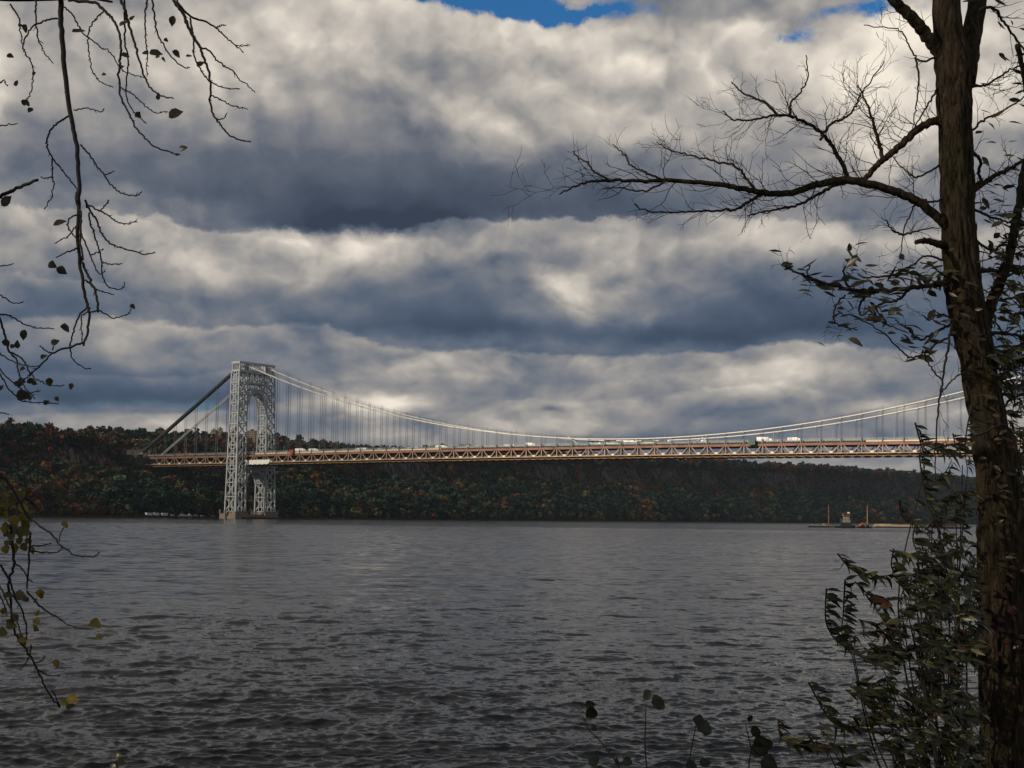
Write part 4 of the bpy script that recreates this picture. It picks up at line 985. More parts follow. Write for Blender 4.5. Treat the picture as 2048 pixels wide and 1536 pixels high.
o = rk.build('shore_rocks', M['masonry'], None); o.location = BO; o.rotation_euler = (0, 0, BRZ); tag(o, 'line of dark rocks along the far waterline', 'rocks', kind='stuff')
# buildings on the ridge
def block(name, px, top_y, D, wpx, label, floors, mat='sandstone'):
    P = at(px, top_y, D); wd = wpx * D / F; H = P[2] - 92; r = empty(name, (P[0], P[1], 92), -0.25)
    b = MB(); b.box((-wd/2, -wd*.35, 0), (wd/2, wd*.35, H)); wl = b.build('wall', M[mat], r)
    b = MB(); b.box((-wd/2 - .3, -wd*.35 - .3, H), (wd/2 + .3, wd*.35 + .3, H + .8)); b.box((-wd*.2, -wd*.12, H + .8), (wd*.1, wd*.12, H + 3.2)); b.build('roof', M['roof'], r)
    nx = max(3, int(wd / 3.2))
    for f in range(floors):
        b = MB()
        for i in range(nx): x = -wd/2 + wd * (i + .5) / nx; z = H - 3.4 * (f + 1) + .4; b.box((x - .7, -wd*.35 - .12, z), (x + .7, -wd*.35 - .003, z + 1.7))
        b.build('window', M['glass'], wl)
    tag(r, label, 'building')
block('apartment_tower', 441, 857.5, 2230, 7, 'small buff tower block on the ridge left of the bridge tower', 5)
block('apartment_building', 505, 862.5, 2260, 17, 'buff building on the ridge seen through the tower arch', 4)
block('ridge_house', 428, 861, 2240, 9, 'low buff building beside the tower block on the ridge', 2)

# ------------------------------------------------------------------ tug and barges
YB = 1190.0
def onwater(px, Y): P = at(px, 1050, Y); return np.array([P[0], P[1], 0.0])
BK = YB / F                                        # metres per photo pixel there
def barge(name, px0, px1, fb, wd, label, deckm='deckgrey', Y=YB):
    a, b = onwater(px0, Y), onwater(px1, Y); c = (a + b) / 2; L = np.linalg.norm(b - a); r = empty(name, c, math.atan2(b[1] - a[1], b[0] - a[0]))
    h = MB(); V = []
    for x, z0 in ((-L/2 - 1.2, fb * .35), (-L/2 + 2.2, -.8), (L/2 - 2.2, -.8), (L/2 + 1.2, fb * .35)): V += [(x, -wd/2, z0), (x, wd/2, z0)]
    V += [(-L/2 - 1.2, -wd/2, fb), (-L/2 - 1.2, wd/2, fb), (L/2 + 1.2, -wd/2, fb), (L/2 + 1.2, wd/2, fb)]
    h.add(V, [(0,1,3,2),(2,3,5,4),(4,5,7,6),(8,0,2,4,6,10),(9,11,7,5,3,1),(8,9,1,0),(10,6,7,11)]); h.build('hull', M['hull'], r)
    d = MB(); d.box((-L/2 - 1.3, -wd/2 - .1, fb), (L/2 + 1.3, wd/2 + .1, fb + .35)); d.build('deck', M[deckm], r)
    b_ = MB()
    for x in np.linspace(-L/2, L/2, 6): b_.cyl((x, -wd/2 + .5, fb + .35), (x, -wd/2 + .5, fb + .95), .18, 8)
    b_.build('bollard', M['dark_steel'], r)
    tag(r, label, 'barge'); return r, L, fb + .35
def spud(parent, x, y, z0, H, mat, r=.40):
    p = MB(); p.cyl((x, y, -1.0), (x, y, H), r, 12); sp = p.build('spud_pole', M[mat], parent)
    p = MB(); p.box((x - .9, y - .9, z0), (x + .9, y + .9, z0 + 1.5)); p.build('spud_collar', M['dark_steel'], sp)
    p = MB(); p.cyl((x, y, H), (x, y, H + .5), r * .7, 12); p.build('pole_cap', M['dark_steel'], sp)
r, L, zd = barge('deck_barge', 1619, 1662, 1.5, 8, 'low deck barge with a rust red spud pole left of the tug')
spud(r, L/2 - 1.9, 0, zd, 18.6, 'rust'); b = MB(); b.box((-L/2 + 1.5, -2, zd), (L/2 - 5, 2, zd + .55)); b.box((L/2 - 7.0, -1.2, zd + .55), (L/2 - 4.2, 1.4, zd + 1.5)); b.build('deck_cargo', M['deckgrey'], r)
r, L, zd = barge('spud_barge', 1716, 1740, 0.9, 9, 'short barge with an ochre spud pole right of the tug', 'rust')
spud(r, 3.0, 0, zd, 18.8, 'yellowrust', .42)
# orange excavator on the short barge
P = onwater(1724.5, YB); ex = empty('excavator', (P[0], P[1], zd), 0.2)
b = MB(); 
for y in (-1.1, 1.1): b.box((-1.6, y - .3, 0), (1.6, y + .3, .8))
b.build('track', M['rubber'], ex); b = MB(); b.box((-1.8, -1.2, .85), (1.1, 1.2, 2.1)); b.build('body', M['orange'], ex)
b = MB(); b.box((0.1, .2, 2.1), (1.3, 1.2, 3.2)); b.build('cab', M['orange'], ex); b = MB(); b.beam((1.1, -.5, 1.6), (3.6, -.5, 3.6), .4); b.beam((3.6, -.5, 3.6), (5.0, -.5, 1.2), .3); b.build('boom', M['orange'], ex)
b = MB(); b.box((4.6, -.9, .35), (5.5, -.1, 1.2)); b.build('bucket', M['dark_steel'], ex); tag(ex, 'orange excavator on the short barge beside the ochre pole', 'excavator')
r, L, zd = barge('pipe_barge', 1752, 1925, 1.1, 10, 'long flat barge right of the ochre pole, carrying pale pipes', 'deckgrey', 1260)
for k, (z, y, x0, x1, mt) in enumerate(((.55, -3, -L/2 - 3, L/2 - 4, 'pipe'), (.55, -1.6, -L/2 + 9, L/2, 'pipe'), (1.55, -2.3, -L/2 - 2, -L/2 + 13, 'pipe'), (.55, .2, -L/2, L/2 - 9, 'yellowrust'), (1.55, -.6, -L/2 + 14, L/2 - 6, 'yellowrust'))):
    b = MB(); b.cyl((x0, y, 0), (x1, y, 0), .5, 12); o = b.build('pipe', M[mt], None); o.location = r.location + Vector((0, 0, zd + z)); o.rotation_euler = r.rotation_euler
    tag(o, ['bottom front pipe of the pale stack on the long barge', 'bottom second pipe of the pale stack on the long barge', 'short bright pipe on top at the left end of the long barge', 'ochre pipe at the bottom back of the long barge', 'ochre pipe on top in the middle of the long barge'][k], 'pipe', 'pipes on the long barge')
# tug
a, b_ = onwater(1668, YB - 12), onwater(1711, YB - 12); c = (a + b_) / 2; tug = empty('tugboat', c, math.atan2((b_ - a)[1], (b_ - a)[0])); L = np.linalg.norm(b_ - a)
h = MB(); n = 13; V = []
for i in range(n):
    f = i / (n - 1); x = -L/2 + L * f; wd = 3.3 * (1 - max(0, (f - .6) / .4) ** 2.4) * (1 - .12 * max(0, (.2 - f) / .2)); sh_ = 1.7 + 1.5 * max(0, f - .35) ** 1.6
    V += [(x, -wd, sh_), (x, -wd * .92, 0), (x, 0, -1.2), (x, wd * .92, 0), (x, wd, sh_)]
h.add(V, [(5*i+j, 5*i+j+1, 5*i+j+6, 5*i+j+5) for i in range(n-1) for j in range(4)] + [(4,3,2,1,0)] + [(5*i, 5*i+5, 5*i+9, 5*i+4) for i in range(n-1)]); h.build('hull', M['hull'], tug)
def tier(x0, x1, w_, z0, z1, mat, name, parent=tug): b = MB(); b.box((x0, -w_, z0), (x1, w_, z1)); b.box((x0 - .25, -w_ - .25, z1), (x1 + .25, w_ + .25, z1 + .18)); return b.build(name, M[mat], parent)
tier(-3.5, 5.2, 2.3, 1.7, 4.4, 'hull', 'deckhouse'); tier(-1.4, 4.4, 1.9, 4.58, 7.0, 'deckgrey', 'upper_house'); tier(-.8, 3.6, 1.6, 7.18, 9.4, 'deckgrey', 'lookout_tower'); wh = tier(-1.6, 4.4, 2.1, 9.58, 11.9, 'rust', 'wheelhouse')
b = MB(); b.box((-1.3, -2.13, 10.5), (4.1, -2.103, 11.5)); b.box((4.403, -1.8, 10.5), (4.43, 1.8, 11.5)); b.build('window', M['glass'], wh)
for x in (0.9, 1.9): b = MB(); b.box((x + 1.5, -.4, 12.1), (x + 2.2, .4, 13.3)); b.build('radar_box', M['white'], wh)
b = MB(); b.tube([(.2, 0, 12), (.2, 0, 14.6)], .09, 6); b.beam((-.5, 0, 14.0), (.9, 0, 14.0), .1); b.build('mast', M['dark_steel'], wh)
for y in (-1.2, 1.2): b = MB(); b.cyl((-3.0, y, 4.4), (-3.0, y, 8.0), .45, 10); b.build('funnel', M['hull'], tug)
b = MB()
for i in range(7): x = -L/2 + 1 + i * 2.0; b.cyl((x, -3.5, 1.0), (x, -3.15, 1.0), .55, 10)
b.build('tyre_fender', M['rubber'], tug); tag(tug, 'black tugboat with a tall stacked pilothouse between the two spud poles', 'tugboat')
# foam the tug pushes
fo = MB(); fr = np.random.RandomState(3)
for i in range(70): P = onwater(1656 + 14 * fr.rand() , YB - 14 - 6 * fr.rand()); rr2 = .3 + .5 * fr.rand(); fo.add([(P[0] + rr2 * math.cos(q2) * 1.8, P[1] + rr2 * math.sin(q2), .12 + .1 * fr.rand()) for q2 in np.arange(6)] , [(0,1,2,3,4,5)])
tag(fo.build('wake_foam', principled('foam', (.7, .7, .68), .8)), 'white foam on the water between the left barge and the tug', 'foam', kind='stuff')

# ------------------------------------------------------------------ foreground: bark, twigs and leaves
def bark_mat(name, lo, hi, sc):
    m = bpy.data.materials.new(name); m.use_nodes = True; t = NT(m.node_tree)
    p = t.n('ShaderNodeBsdfPrincipled'); o = t.n('ShaderNodeOutputMaterial'); t.l(p.outputs[0], o.inputs[0]); p.inputs['Roughness'].default_value = 0.9; p.inputs['Specular IOR Level'].default_value = 0.2
    g = t.n('ShaderNodeNewGeometry'); mp = t.n('ShaderNodeMapping'); mp.inputs['Scale'].default_value = (sc, sc, sc * 0.22); t.l(g.outputs['Position'], mp.inputs[0])
    n = t.noise(mp.outputs[0], 1.0, 7, 0.65, dist=0.6); n2 = t.noise(g.outputs['Position'], 2.2, 4, 0.6)
    t.l(t.mix(t.smooth(n2, 0.42, 0.7), t.ramp(n, [(0.34, lo), (0.62, hi)]), t.ramp(n, [(0.34, tuple(c * .8 for c in lo)), (0.62, (hi[0] * .9, hi[1] * 1.05, hi[2] * .75))])), p.inputs['Base Color'])
    b = t.n('ShaderNodeBump'); b.inputs['Strength'].default_value = 1.0; b.inputs['Distance'].default_value = 0.06; t.l(n, b.inputs['Height']); t.l(b.outputs[0], p.inputs['Normal'])
    return m
M['bark'] = bark_mat('ridged brown bark', (0.010, 0.008, 0.006), (0.105, 0.076, 0.048), 30)
M['twig'] = principled('dark twig', (0.030, 0.024, 0.020), 0.85, var=0.3, vscale=6)
M['birch'] = principled('dark hanging branch', (0.026, 0.021, 0.019), 0.85, var=0.4, vscale=8)
def leaf_mat(name, rough=0.36):
    m = bpy.data.materials.new(name); m.use_nodes = True; t = NT(m.node_tree)
    p = t.n('ShaderNodeBsdfPrincipled'); o = t.n('ShaderNodeOutputMaterial'); p.inputs['Roughness'].default_value = rough; p.inputs['Specular IOR Level'].default_value = 0.6
    c = t.n('ShaderNodeAttribute', attribute_name='tint').outputs['Color']; g = t.n('ShaderNodeNewGeometry')
    v = t.ramp(t.noise(g.outputs['Position'], 30.0, 3, 0.6), [(0.3, (0.7,) * 3), (0.7, (1.25,) * 3)]); c2 = t.mix(1.0, c, v, 'MULTIPLY'); t.l(c2, p.inputs['Base Color'])
    tr_ = t.n('ShaderNodeBsdfTranslucent'); t.l(c2, tr_.inputs[0]); mx = t.n('ShaderNodeMixShader'); mx.inputs[0].default_value = 0.28
    t.l(p.outputs[0], mx.inputs[1]); t.l(tr_.outputs[0], mx.inputs[2]); t.l(mx.outputs[0], o.inputs[0]); return m
M['leaf'] = leaf_mat('autumn leaf'); 
fr = np.random.RandomState(77)
def smooth_path(P, n=6):
    """Catmull-Rom through the points"""
    P = np.asarray(P, float)
    if len(P) < 3: return np.linspace(P[0], P[-1], n + 1)
    Q = np.concatenate([[2*P[0]-P[1]], P, [2*P[-1]-P[-2]]]); out = []
    for i in range(1, len(Q) - 2):
        for u in np.linspace(0, 1, n, endpoint=False):
            a, b, c, d = Q[i-1], Q[i], Q[i+1], Q[i+2]
            out.append(0.5 * (2*b + (c-a)*u + (2*a-5*b+4*c-d)*u*u + (3*b-a-3*c+d)*u**3))
    out.append(P[-1]); return np.array(out)
def pxpath(pts, Y, dY=0.0):
    """photo pixels to points near depth Y; dY drifts the depth along the path"""
    n = len(pts); return np.array([at(p[0], p[1], Y + dY * i / max(1, n - 1)) for i, p in enumerate(pts)])
class Leaves:
    def __init__(s): s.V = []; s.F = []; s.C = []; s.k = 0
    def leaf(s, base, d, up, L, wd, col, curl=0.25, broad=False):
        d = d / np.linalg.norm(d); n = np.cross(d, up); n /= np.linalg.norm(n) + 1e-9; up = np.cross(n, d)
        prof = [(0, .0), (.14, .78), (.36, 1.0), (.62, .82), (.84, .42), (1, 0)] if broad else [(0, .0), (.2, .7), (.45, 1.0), (.7, .72), (.88, .32), (1, 0)]
        V = []
        for f, w_ in prof:
            c = base + d * L * (f - .10 * curl * f * f) - up * L * curl * f * f * .8
            if broad: w_ *= 1 + .14 * math.sin(f * 17 + base[0] * 40)
            V += [c - n * wd * w_ / 2 + up * wd * .16 * w_, c, c + n * wd * w_ / 2 + up * wd * .16 * w_]
        for i in range(len(prof) - 1):
            a = s.k + 3 * i; s.F += [(a, a + 1, a + 4, a + 3), (a + 1, a + 2, a + 5, a + 4)]
        s.V += V; s.C += [col] * len(V); s.k += len(V)
    def build(s, name, parent): return npmesh(name, np.array(s.V), np.array(s.F), M['leaf'], smooth=True, cols=np.array(s.C), parent=parent)
def branch_tube(mb, P, r0, r1, n=6, wob=0.0, pw=1.0):
    P = np.array(P); k = len(P); u = np.linspace(0, 1, k)
    if wob: P[1:-1] += fr.randn(k - 2, 3) * wob
    mb.tube(P, r0 + (r1 - r0) * u ** pw, n)
def twig(mb, p, d, L, r, lev, tips=None, kink=0.42, upb=0.12):
    """crooked twig that forks"""
    n = max(3, int(L / 0.045)); P = [p]; d = d / np.linalg.norm(d)
    for i in range(n):
        d = d + fr.randn(3) * kink * np.array([1, .8, 1]) * .55 + np.array([0, 0, upb * .3]); d /= np.linalg.norm(d); P.append(P[-1] + d * L / n)
    branch_tube(mb, P, r, max(.0010, r * .40), 4)
    if tips is not None: tips.append((P[-1], d))
    if lev > 0:
        for i in range(1, n):
            if fr.rand() < (.42 if lev > 1 else .34):
                a = np.cross(d, fr.randn(3)); a /= np.linalg.norm(a); dd = (P[i+1] - P[i]); dd = dd / np.linalg.norm(dd) * .75 + a * .8; dd[1] *= .7
                twig(mb, P[i], dd, L * (.28 + .34 * fr.rand()), max(.0014, r * .62), lev - 1, tips, kink, upb)

# ---- the big tree on the right
TY = 11.0; PXM = TY / F
rt_ = empty('tree', (at(2010, 1536, TY)[0] + .12, TY, bank_z(2.5, TY)), 0); RB = np.array(rt_.location)
tag(rt_, 'tall tree with ridged brown trunk and a long bare limb reaching left over the river', 'tree')
def rel(P): return np.asarray(P) - RB
# trunk with real ridges
tk = [(1893,-260,50),(1893,-120,52),(1892,0,50),(1898,70,60),(1906,130,72),(1910,210,66),(1912,300,63),(1915,400,65),(1921,490,66),(1926,560,72),(1940,640,70),(1956,720,68),(1968,790,68),(1980,860,72),(1993,940,76),(2001,1010,84),(2004,1070,92),(2003,1140,86),(2006,1230,88),(2012,1350,94),(2018,1450,100),(2022,1560,110),(2026,1680,130),(2030,1810,165)]
cp = smooth_path([at(x, y, TY) for x, y, w_ in tk], 8); cw = np.interp(np.linspace(0, 1, len(cp)), np.linspace(0, 1, len(tk)), [w_ for x, y, w_ in tk]) * PXM / 2
zz = np.cumsum(np.concatenate([[0], np.linalg.norm(np.diff(cp, axis=0), axis=1)])); nf = int(zz[-1] / .025); zi = np.linspace(0, zz[-1], nf)
cpi = np.stack([np.interp(zi, zz, cp[:, k]) for k in range(3)], 1); cwi = np.interp(zi, zz, cw); nseg = 72
ang = np.arange(nseg) * 2 * np.pi / nseg
AZ_, ZI_ = np.meshgrid(ang, zi); 
ridg = np.abs(fbm(np.cos(AZ_) * 6 + 50 + 0.9 * np.sin(AZ_) * 6, ZI_ * 2.6 + 11, 3) - .45) * 2 + .7 * np.abs(fbm(np.sin(AZ_) * 8 + 90 - np.cos(AZ_) * 5, ZI_ * 3.6, 3) - .45) * 2
rad_ = cwi[:, None] * (0.88 + 0.36 * np.clip(ridg, 0, .7)) + .012 * (fbm(AZ_ * .9, ZI_ * 2.2, 2) - .4)
tv = cpi[:, None] + np.stack([np.cos(AZ_) * rad_, np.sin(AZ_) * rad_, 0 * rad_], -1)
tf = np.array([(i*nseg + j, (i+1)*nseg + j, (i+1)*nseg + (j+1) % nseg, i*nseg + (j+1) % nseg) for i in range(nf - 1) for j in range(nseg)])
npmesh('trunk', rel(tv.reshape(-1, 3)), tf, M['bark'], smooth=True, parent=rt_)
def limb(name, pts, w0, w1, dY=0.0, Y0=TY, n=9, mat='bark', twigs=0, tl=(.16, .42), wob=.004, up=.12, lev=2, side=None, leaves=None, parent=rt_, orig=None, tw_r=None):
    orig = RB if orig is None else orig
    mb = MB(); P = smooth_path(pxpath(pts, Y0, dY), 7); k = Y0 / F
    branch_tube(mb, P - orig, w0 * k / 2, w1 * k / 2, n, wob)
    tips = []
    for i in range(twigs):
        f = .08 + .9 * (i + fr.rand()) / twigs; j = min(len(P) - 2, int(f * (len(P) - 1))); d = P[j+1] - P[j]; d /= np.linalg.norm(d)
        a = np.array([-d[2], 0, d[0]]) * (fr.choice([-1, 1]) if side is None else side) + np.array([0, .75 * fr.randn(), 0]); a /= np.linalg.norm(a)
        rr = max(.0018, min(.0036, (w0 + (w1 - w0) * f) * k * .15)) if tw_r is None else tw_r
        twig(mb, P[j] - orig, d * (.5 + .9 * fr.rand()) + a * (.35 + .6 * fr.rand()) + np.array([0, 0, up * .6]), tl[0] + (tl[1] - tl[0]) * fr.rand(), rr, lev, tips, upb=up)
    o = mb.build(name, M[mat], parent, smooth=True); return o, P, tips
# forks at the top
limb('branch', [(1930,160),(1938,105),(1948,50),(1957,-10),(1968,-90),(1985,-240)], 46, 32, .3)
limb('branch', [(1892,120),(1866,88),(1838,50),(1805,18),(1778,-12),(1740,-60),(1690,-150)], 30, 15, -.3, twigs=5)
T = []
# long bare limb and the one that meets it
o, P, t1 = limb('branch', [(1905,458),(1885,443),(1850,413),(1805,388),(1750,371),(1690,360),(1640,368),(1580,385),(1530,386),(1475,375),(1420,367),(1350,361),(1290,362),(1230,361),(1185,363),(1150,372),(1119,388)], 21, 2.6, -.9, twigs=42, tl=(.14,.52), up=.22)
limb('branch', [(1893,246),(1872,243),(1842,254),(1812,280),(1785,305),(1755,330),(1735,352),(1726,366)], 18, 10, -.12, twigs=12, tl=(.2,.5), up=.45, side=-1)
limb('branch', [(1696,360),(1683,325),(1668,298),(1648,272),(1622,250),(1590,236),(1555,230),(1515,238),(1470,240),(1445,222)], 10, 2.4, -.5, twigs=32, tl=(.15,.42), up=.25)
limb('branch', [(1555,230),(1530,205),(1505,195),(1478,180),(1463,164)], 6, 2.5, .2, Y0=TY-.3, twigs=8, tl=(.1,.22))
limb('branch', [(1580,230),(1582,205),(1600,185),(1615,160),(1612,110)], 5, 2.2, .1, Y0=TY-.2, twigs=7, tl=(.08,.2))
limb('branch', [(1765,318),(1758,285),(1748,250),(1740,225),(1728,195),(1715,170)], 9, 2.5, .3, twigs=20, tl=(.15,.40), up=.3)
limb('branch', [(1640,280),(1660,250),(1690,235),(1710,215),(1720,190),(1740,165),(1768,122)], 6, 2.2, .3, Y0=TY-.2, twigs=20, tl=(.12,.38), up=.25)
limb('branch', [(1700,362),(1665,372),(1635,390),(1600,408),(1560,418),(1520,425),(1495,432)], 8, 2.5, -.5, twigs=28, tl=(.1,.34), up=.2)
limb('branch', [(1560,384),(1520,392),(1495,405),(1475,418),(1440,420),(1395,423),(1340,424),(1300,423),(1268,408)], 7, 2.2, -.4, Y0=TY-.4, twigs=24, tl=(.1,.3), up=.08)
limb('branch', [(1515,386),(1495,360),(1475,335),(1440,325),(1400,315),(1365,307),(1340,300),(1315,285)], 6, 2, .3, Y0=TY-.5, twigs=24, tl=(.1,.3), up=.2)
limb('branch', [(1325,361),(1290,345),(1262,330),(1248,308),(1225,288)], 5, 2, .2, Y0=TY-.7, twigs=8, tl=(.08,.22))
limb('branch', [(1225,361),(1190,345),(1175,325),(1160,318),(1145,303)], 5, 2, .2, Y0=TY-.8, twigs=8, tl=(.08,.2))
limb('branch', [(1330,362),(1300,380),(1265,382),(1235,375),(1205,378)], 4.5, 2, .1, Y0=TY-.7, twigs=8, tl=(.08,.2), up=0)
limb('branch', [(1888,490),(1872,487),(1855,481),(1832,485)], 17, 9, -.3)
# thin shoots along the trunk
for pts in ([(1880,110),(1850,122),(1835,118),(1820,95),(1808,70),(1790,58),(1728,50)], [(1830,115),(1838,160),(1832,215),(1825,260)], [(1878,330),(1840,352),(1815,345),(1780,305)], [(1890,395),(1862,405),(1838,400),(1815,440),(1806,470),(1800,520)],
            [(1885,520),(1850,512),(1825,530),(1795,540),(1770,545)], [(1880,170),(1858,205),(1835,245),(1815,285)], [(1806,470),(1785,460),(1772,440)], [(1806,470),(1840,460),(1880,455)]):
    limb('branch', pts, 5, 2, -.2, mat='twig', twigs=7, tl=(.1,.28), n=5)
# leafy branch reaching left below the bare limb
LV_ = Leaves(); AUT = [(.06,.06,.025),(.085,.075,.03),(.045,.05,.022),(.13,.10,.04),(.14,.07,.03),(.10,.085,.04)]
def pick(r=None): c = np.array(AUT[fr.choice(len(AUT), p=[.3,.24,.2,.13,.05,.08])]); return c * (.7 + .7 * fr.rand())
def scatter(Lv, P, n, L, spread, wdir=(1, 0, -.12), orig=RB, col=None, ratio=.40):
    for i in range(n):
        j = fr.randint(len(P)); b = P[j] + fr.randn(3) * spread; d = np.array(wdir) + fr.randn(3) * .42
        Lv.leaf(b - orig, d, np.array([0, -.5, 1.0]) + fr.randn(3) * .5, L * (.6 + .7 * fr.rand()), L * ratio * (.6 + .7 * fr.rand()), pick() if col is None else col, .3 * fr.randn())
for pts, w0, nt, nl in (([(1912,552),(1890,566),(1850,572),(1800,578),(1750,582),(1700,578),(1650,566),(1610,552),(1580,538),(1563,530)], 12, 14, 34), ([(1860,572),(1830,545),(1800,550),(1770,552),(1735,556),(1715,548)], 7, 8, 26), ([(1760,582),(1735,590),(1720,610),(1722,630),(1745,618),(1775,610)], 6, 6, 14),
                       ([(1700,578),(1690,560),(1688,540),(1702,520),(1715,508)], 5, 5, 14), ([(1820,578),(1795,600),(1770,605),(1745,620),(1760,640),(1790,655),(1815,665)], 6, 6, 12), ([(1650,566),(1625,560),(1615,545),(1620,530)], 4, 4, 10), ([(1690,590),(1672,612),(1668,640),(1685,652),(1715,660)], 4, 3, 12),
                       ([(1900,650),(1870,665),(1845,680),(1830,672),(1812,655),(1790,640)], 6, 7, 12), ([(1905,670),(1870,690),(1850,705),(1822,715),(1800,700),(1760,660),(1700,630)], 5, 5, 6), ([(1905,640),(1880,628),(1860,640),(1845,630)], 4, 6, 5), ([(1900,560),(1880,545),(1862,530),(1840,525)], 5, 4, 8)):
    o, P, tt_ = limb('branch', pts, w0, 2.2, -.5, mat='twig', twigs=nt, tl=(.08, .26), n=6); scatter(LV_, P, nl, .115, .045); scatter(LV_, np.array([p + RB for p, d in tt_]), nl // 3, .10, .02)
# limbs and twigs on the right of the trunk
for pts, w0, w1, nt, nl in (([(1965,655),(1978,622),(1992,585),(2008,545),(2022,495),(2033,440),(2042,380),(2055,310)], 26, 16, 14, 30), ([(1945,380),(1965,368),(1990,352),(2015,340),(2045,322),(2080,315)], 12, 6, 14, 10), ([(1935,170),(1965,172),(1990,160),(2020,140),(2055,125)], 6, 3, 10, 8),
                       ([(1955,540),(1990,542),(2020,540),(2060,530)], 9, 4, 12, 26), ([(1975,665),(2010,668),(2040,672),(2075,690)], 8, 4, 14, 34), ([(1988,735),(2015,738),(2050,730)], 7, 4, 10, 22), ([(1960,20),(1985,15),(2005,40),(2030,75),(2055,110)], 7, 4, 10, 8), ([(1950,420),(1985,435),(2020,445),(2060,450)], 6, 3, 12, 24),
                       ([(1945,260),(1975,235),(2010,220),(2055,190)], 5, 3, 10, 6), ([(1940,300),(1960,320),(1958,350),(1968,365)], 8, 5, 4, 4), ([(2035,90),(2045,140),(2055,200)], 12, 8, 4, 2), ([(1950,480),(1985,500),(2015,480),(2055,470)], 6, 3, 12, 34), ([(1975,600),(2010,600),(2055,590)], 6, 3, 12, 34), ([(1995,830),(2020,800),(2055,785)], 6, 3, 10, 18)):
    o, P, tt_ = limb('branch', pts, w0, w1, .3, mat='twig' if w0 < 12 else 'bark', twigs=nt, tl=(.12, .34), n=7)
    scatter(LV_, P, nl, .11, .09, (1, .1, -.1)); 
    if tt_: scatter(LV_, np.array([p + RB for p, d in tt_]), nl // 2, .10, .03)
# crossing twig over the trunk and thin vertical shoots left of it
for pts, w0 in (([(2060,1020),(2020,850 + 10),(1960,870),(1920,885),(1890,890),(1850,905)], 6), ([(1905,640),(1895,700),(1885,760),(1875,830),(1870,900),(1872,960)], 6), ([(1885,760),(1862,735),(1845,700)], 3.5), ([(1880,790),(1905,760),(1930,745)], 3.5)):
    limb('branch', pts, w0, 2.2, -.6, Y0=TY - .3, mat='twig', twigs=6, tl=(.1, .25), n=5)
# dry leaves and tendrils caught on the trunk
for i in range(80):
    y = 460 + 700 * fr.rand() ** .8; x = np.interp(y, [p[1] for p in tk], [p[0] for p in tk]) + fr.randn() * 26; b = at(x, y, TY - .17 - .05 * fr.rand())
    LV_.leaf(b - RB, np.array([1, -.3, -.2]) + fr.randn(3) * .5, np.array([0, -1, .5]) + fr.randn(3) * .4, .06 + .05 * fr.rand(), .03, np.array((.11, .078, .034)) * (.6 + .8 * fr.rand()), .3 * fr.randn())
for i in range(26):
    y = 1230 + 130 * fr.randn() * .45; b = at(2012 + fr.randn() * 24, y, TY - .20); LV_.leaf(b - RB, np.array([1, 0, -.3]) + fr.randn(3) * .5, np.array([0, -1, .5]), .07, .04, np.array((.10, .012, .014)) * (.6 + .6 * fr.rand()), .2)
LV_.build('foliage', rt_)

# ---- leafy shrubs round its foot: wind-blown compound shoots
def shoot(Lv, mb, pts, Y, n, Lpx, orig, dY=0.0, w0=4.0, greens=None, lean=(1, .05, -.10)):
    P = smooth_path(pxpath(pts, Y, dY), 7); k = Y / F; branch_tube(mb, P - orig, w0 * k / 2, 1.6 * k / 2, 5)
    for i in range(n):
        f = (i + .5 * fr.rand()) / n; j = min(len(P) - 2, int(f * (len(P) - 1))); L = Lpx * k * (.75 + .5 * fr.rand()) * (.75 + .5 * math.sin(math.pi * min(1, f + .15)))
        for s_ in (0, 1):
            d = np.array(lean) + np.array([0, .5 * (s_ - .5) * 2, .18 * fr.randn()]) + fr.randn(3) * .16
            c = np.array([(.042,.048,.016),(.080,.078,.026),(.024,.030,.012),(.24,.22,.12)][fr.choice(4, p=[.38,.24,.26,.12])]) * (.7 + .6 * fr.rand())  # the palest tint paints leaf highlights into a minority of the leaves
            if fr.rand() < .018: c = np.array((.13, .045, .02))
            Lv.leaf(P[j] + (P[j+1] - P[j]) * fr.rand() - orig, d, np.array([.1 * fr.randn(), -.75, .9]) + fr.randn(3) * .55, L, L * (.27 + .13 * fr.rand()), c, .65 + .5 * fr.randn())
SH_LOW = [[(1675,1107),(1700,1136),(1728,1150),(1768,1152),(1800,1146)],[(1653,1177),(1651,1212),(1653,1248),(1671,1280),(1693,1295),(1736,1318),(1765,1335)],[(1690,1160),(1688,1197),(1686,1233),(1684,1266),(1700,1290)],
  [(1731,1188),(1742,1203),(1760,1208),(1785,1196),(1830,1200)],[(1787,1098),(1783,1132),(1798,1156),(1830,1180)],[(1617,1365),(1638,1404),(1660,1440),(1693,1454),(1736,1462),(1800,1470)],[(1556,1438),(1562,1476),(1588,1487),(1640,1492),(1715,1490),(1790,1500)],
  [(1640,1445),(1645,1470),(1660,1490)],[(1617,1470),(1630,1490),(1650,1492)],[(1712,1362),(1725,1400),(1751,1425),(1800,1440)],[(1690,1380),(1720,1395),(1745,1420)],[(1840,1150),(1810,1175),(1800,1200)],[(1670,1530),(1700,1515),(1740,1500)],[(1800,1275),(1770,1260),(1735,1265),(1700,1275)],
  [(1830,1050),(1826,1080),(1840,1110),(1880,1130)],[(1900,1330),(1870,1290),(1855,1240),(1850,1190)],[(1742,1440),(1760,1400),(1790,1370)]]
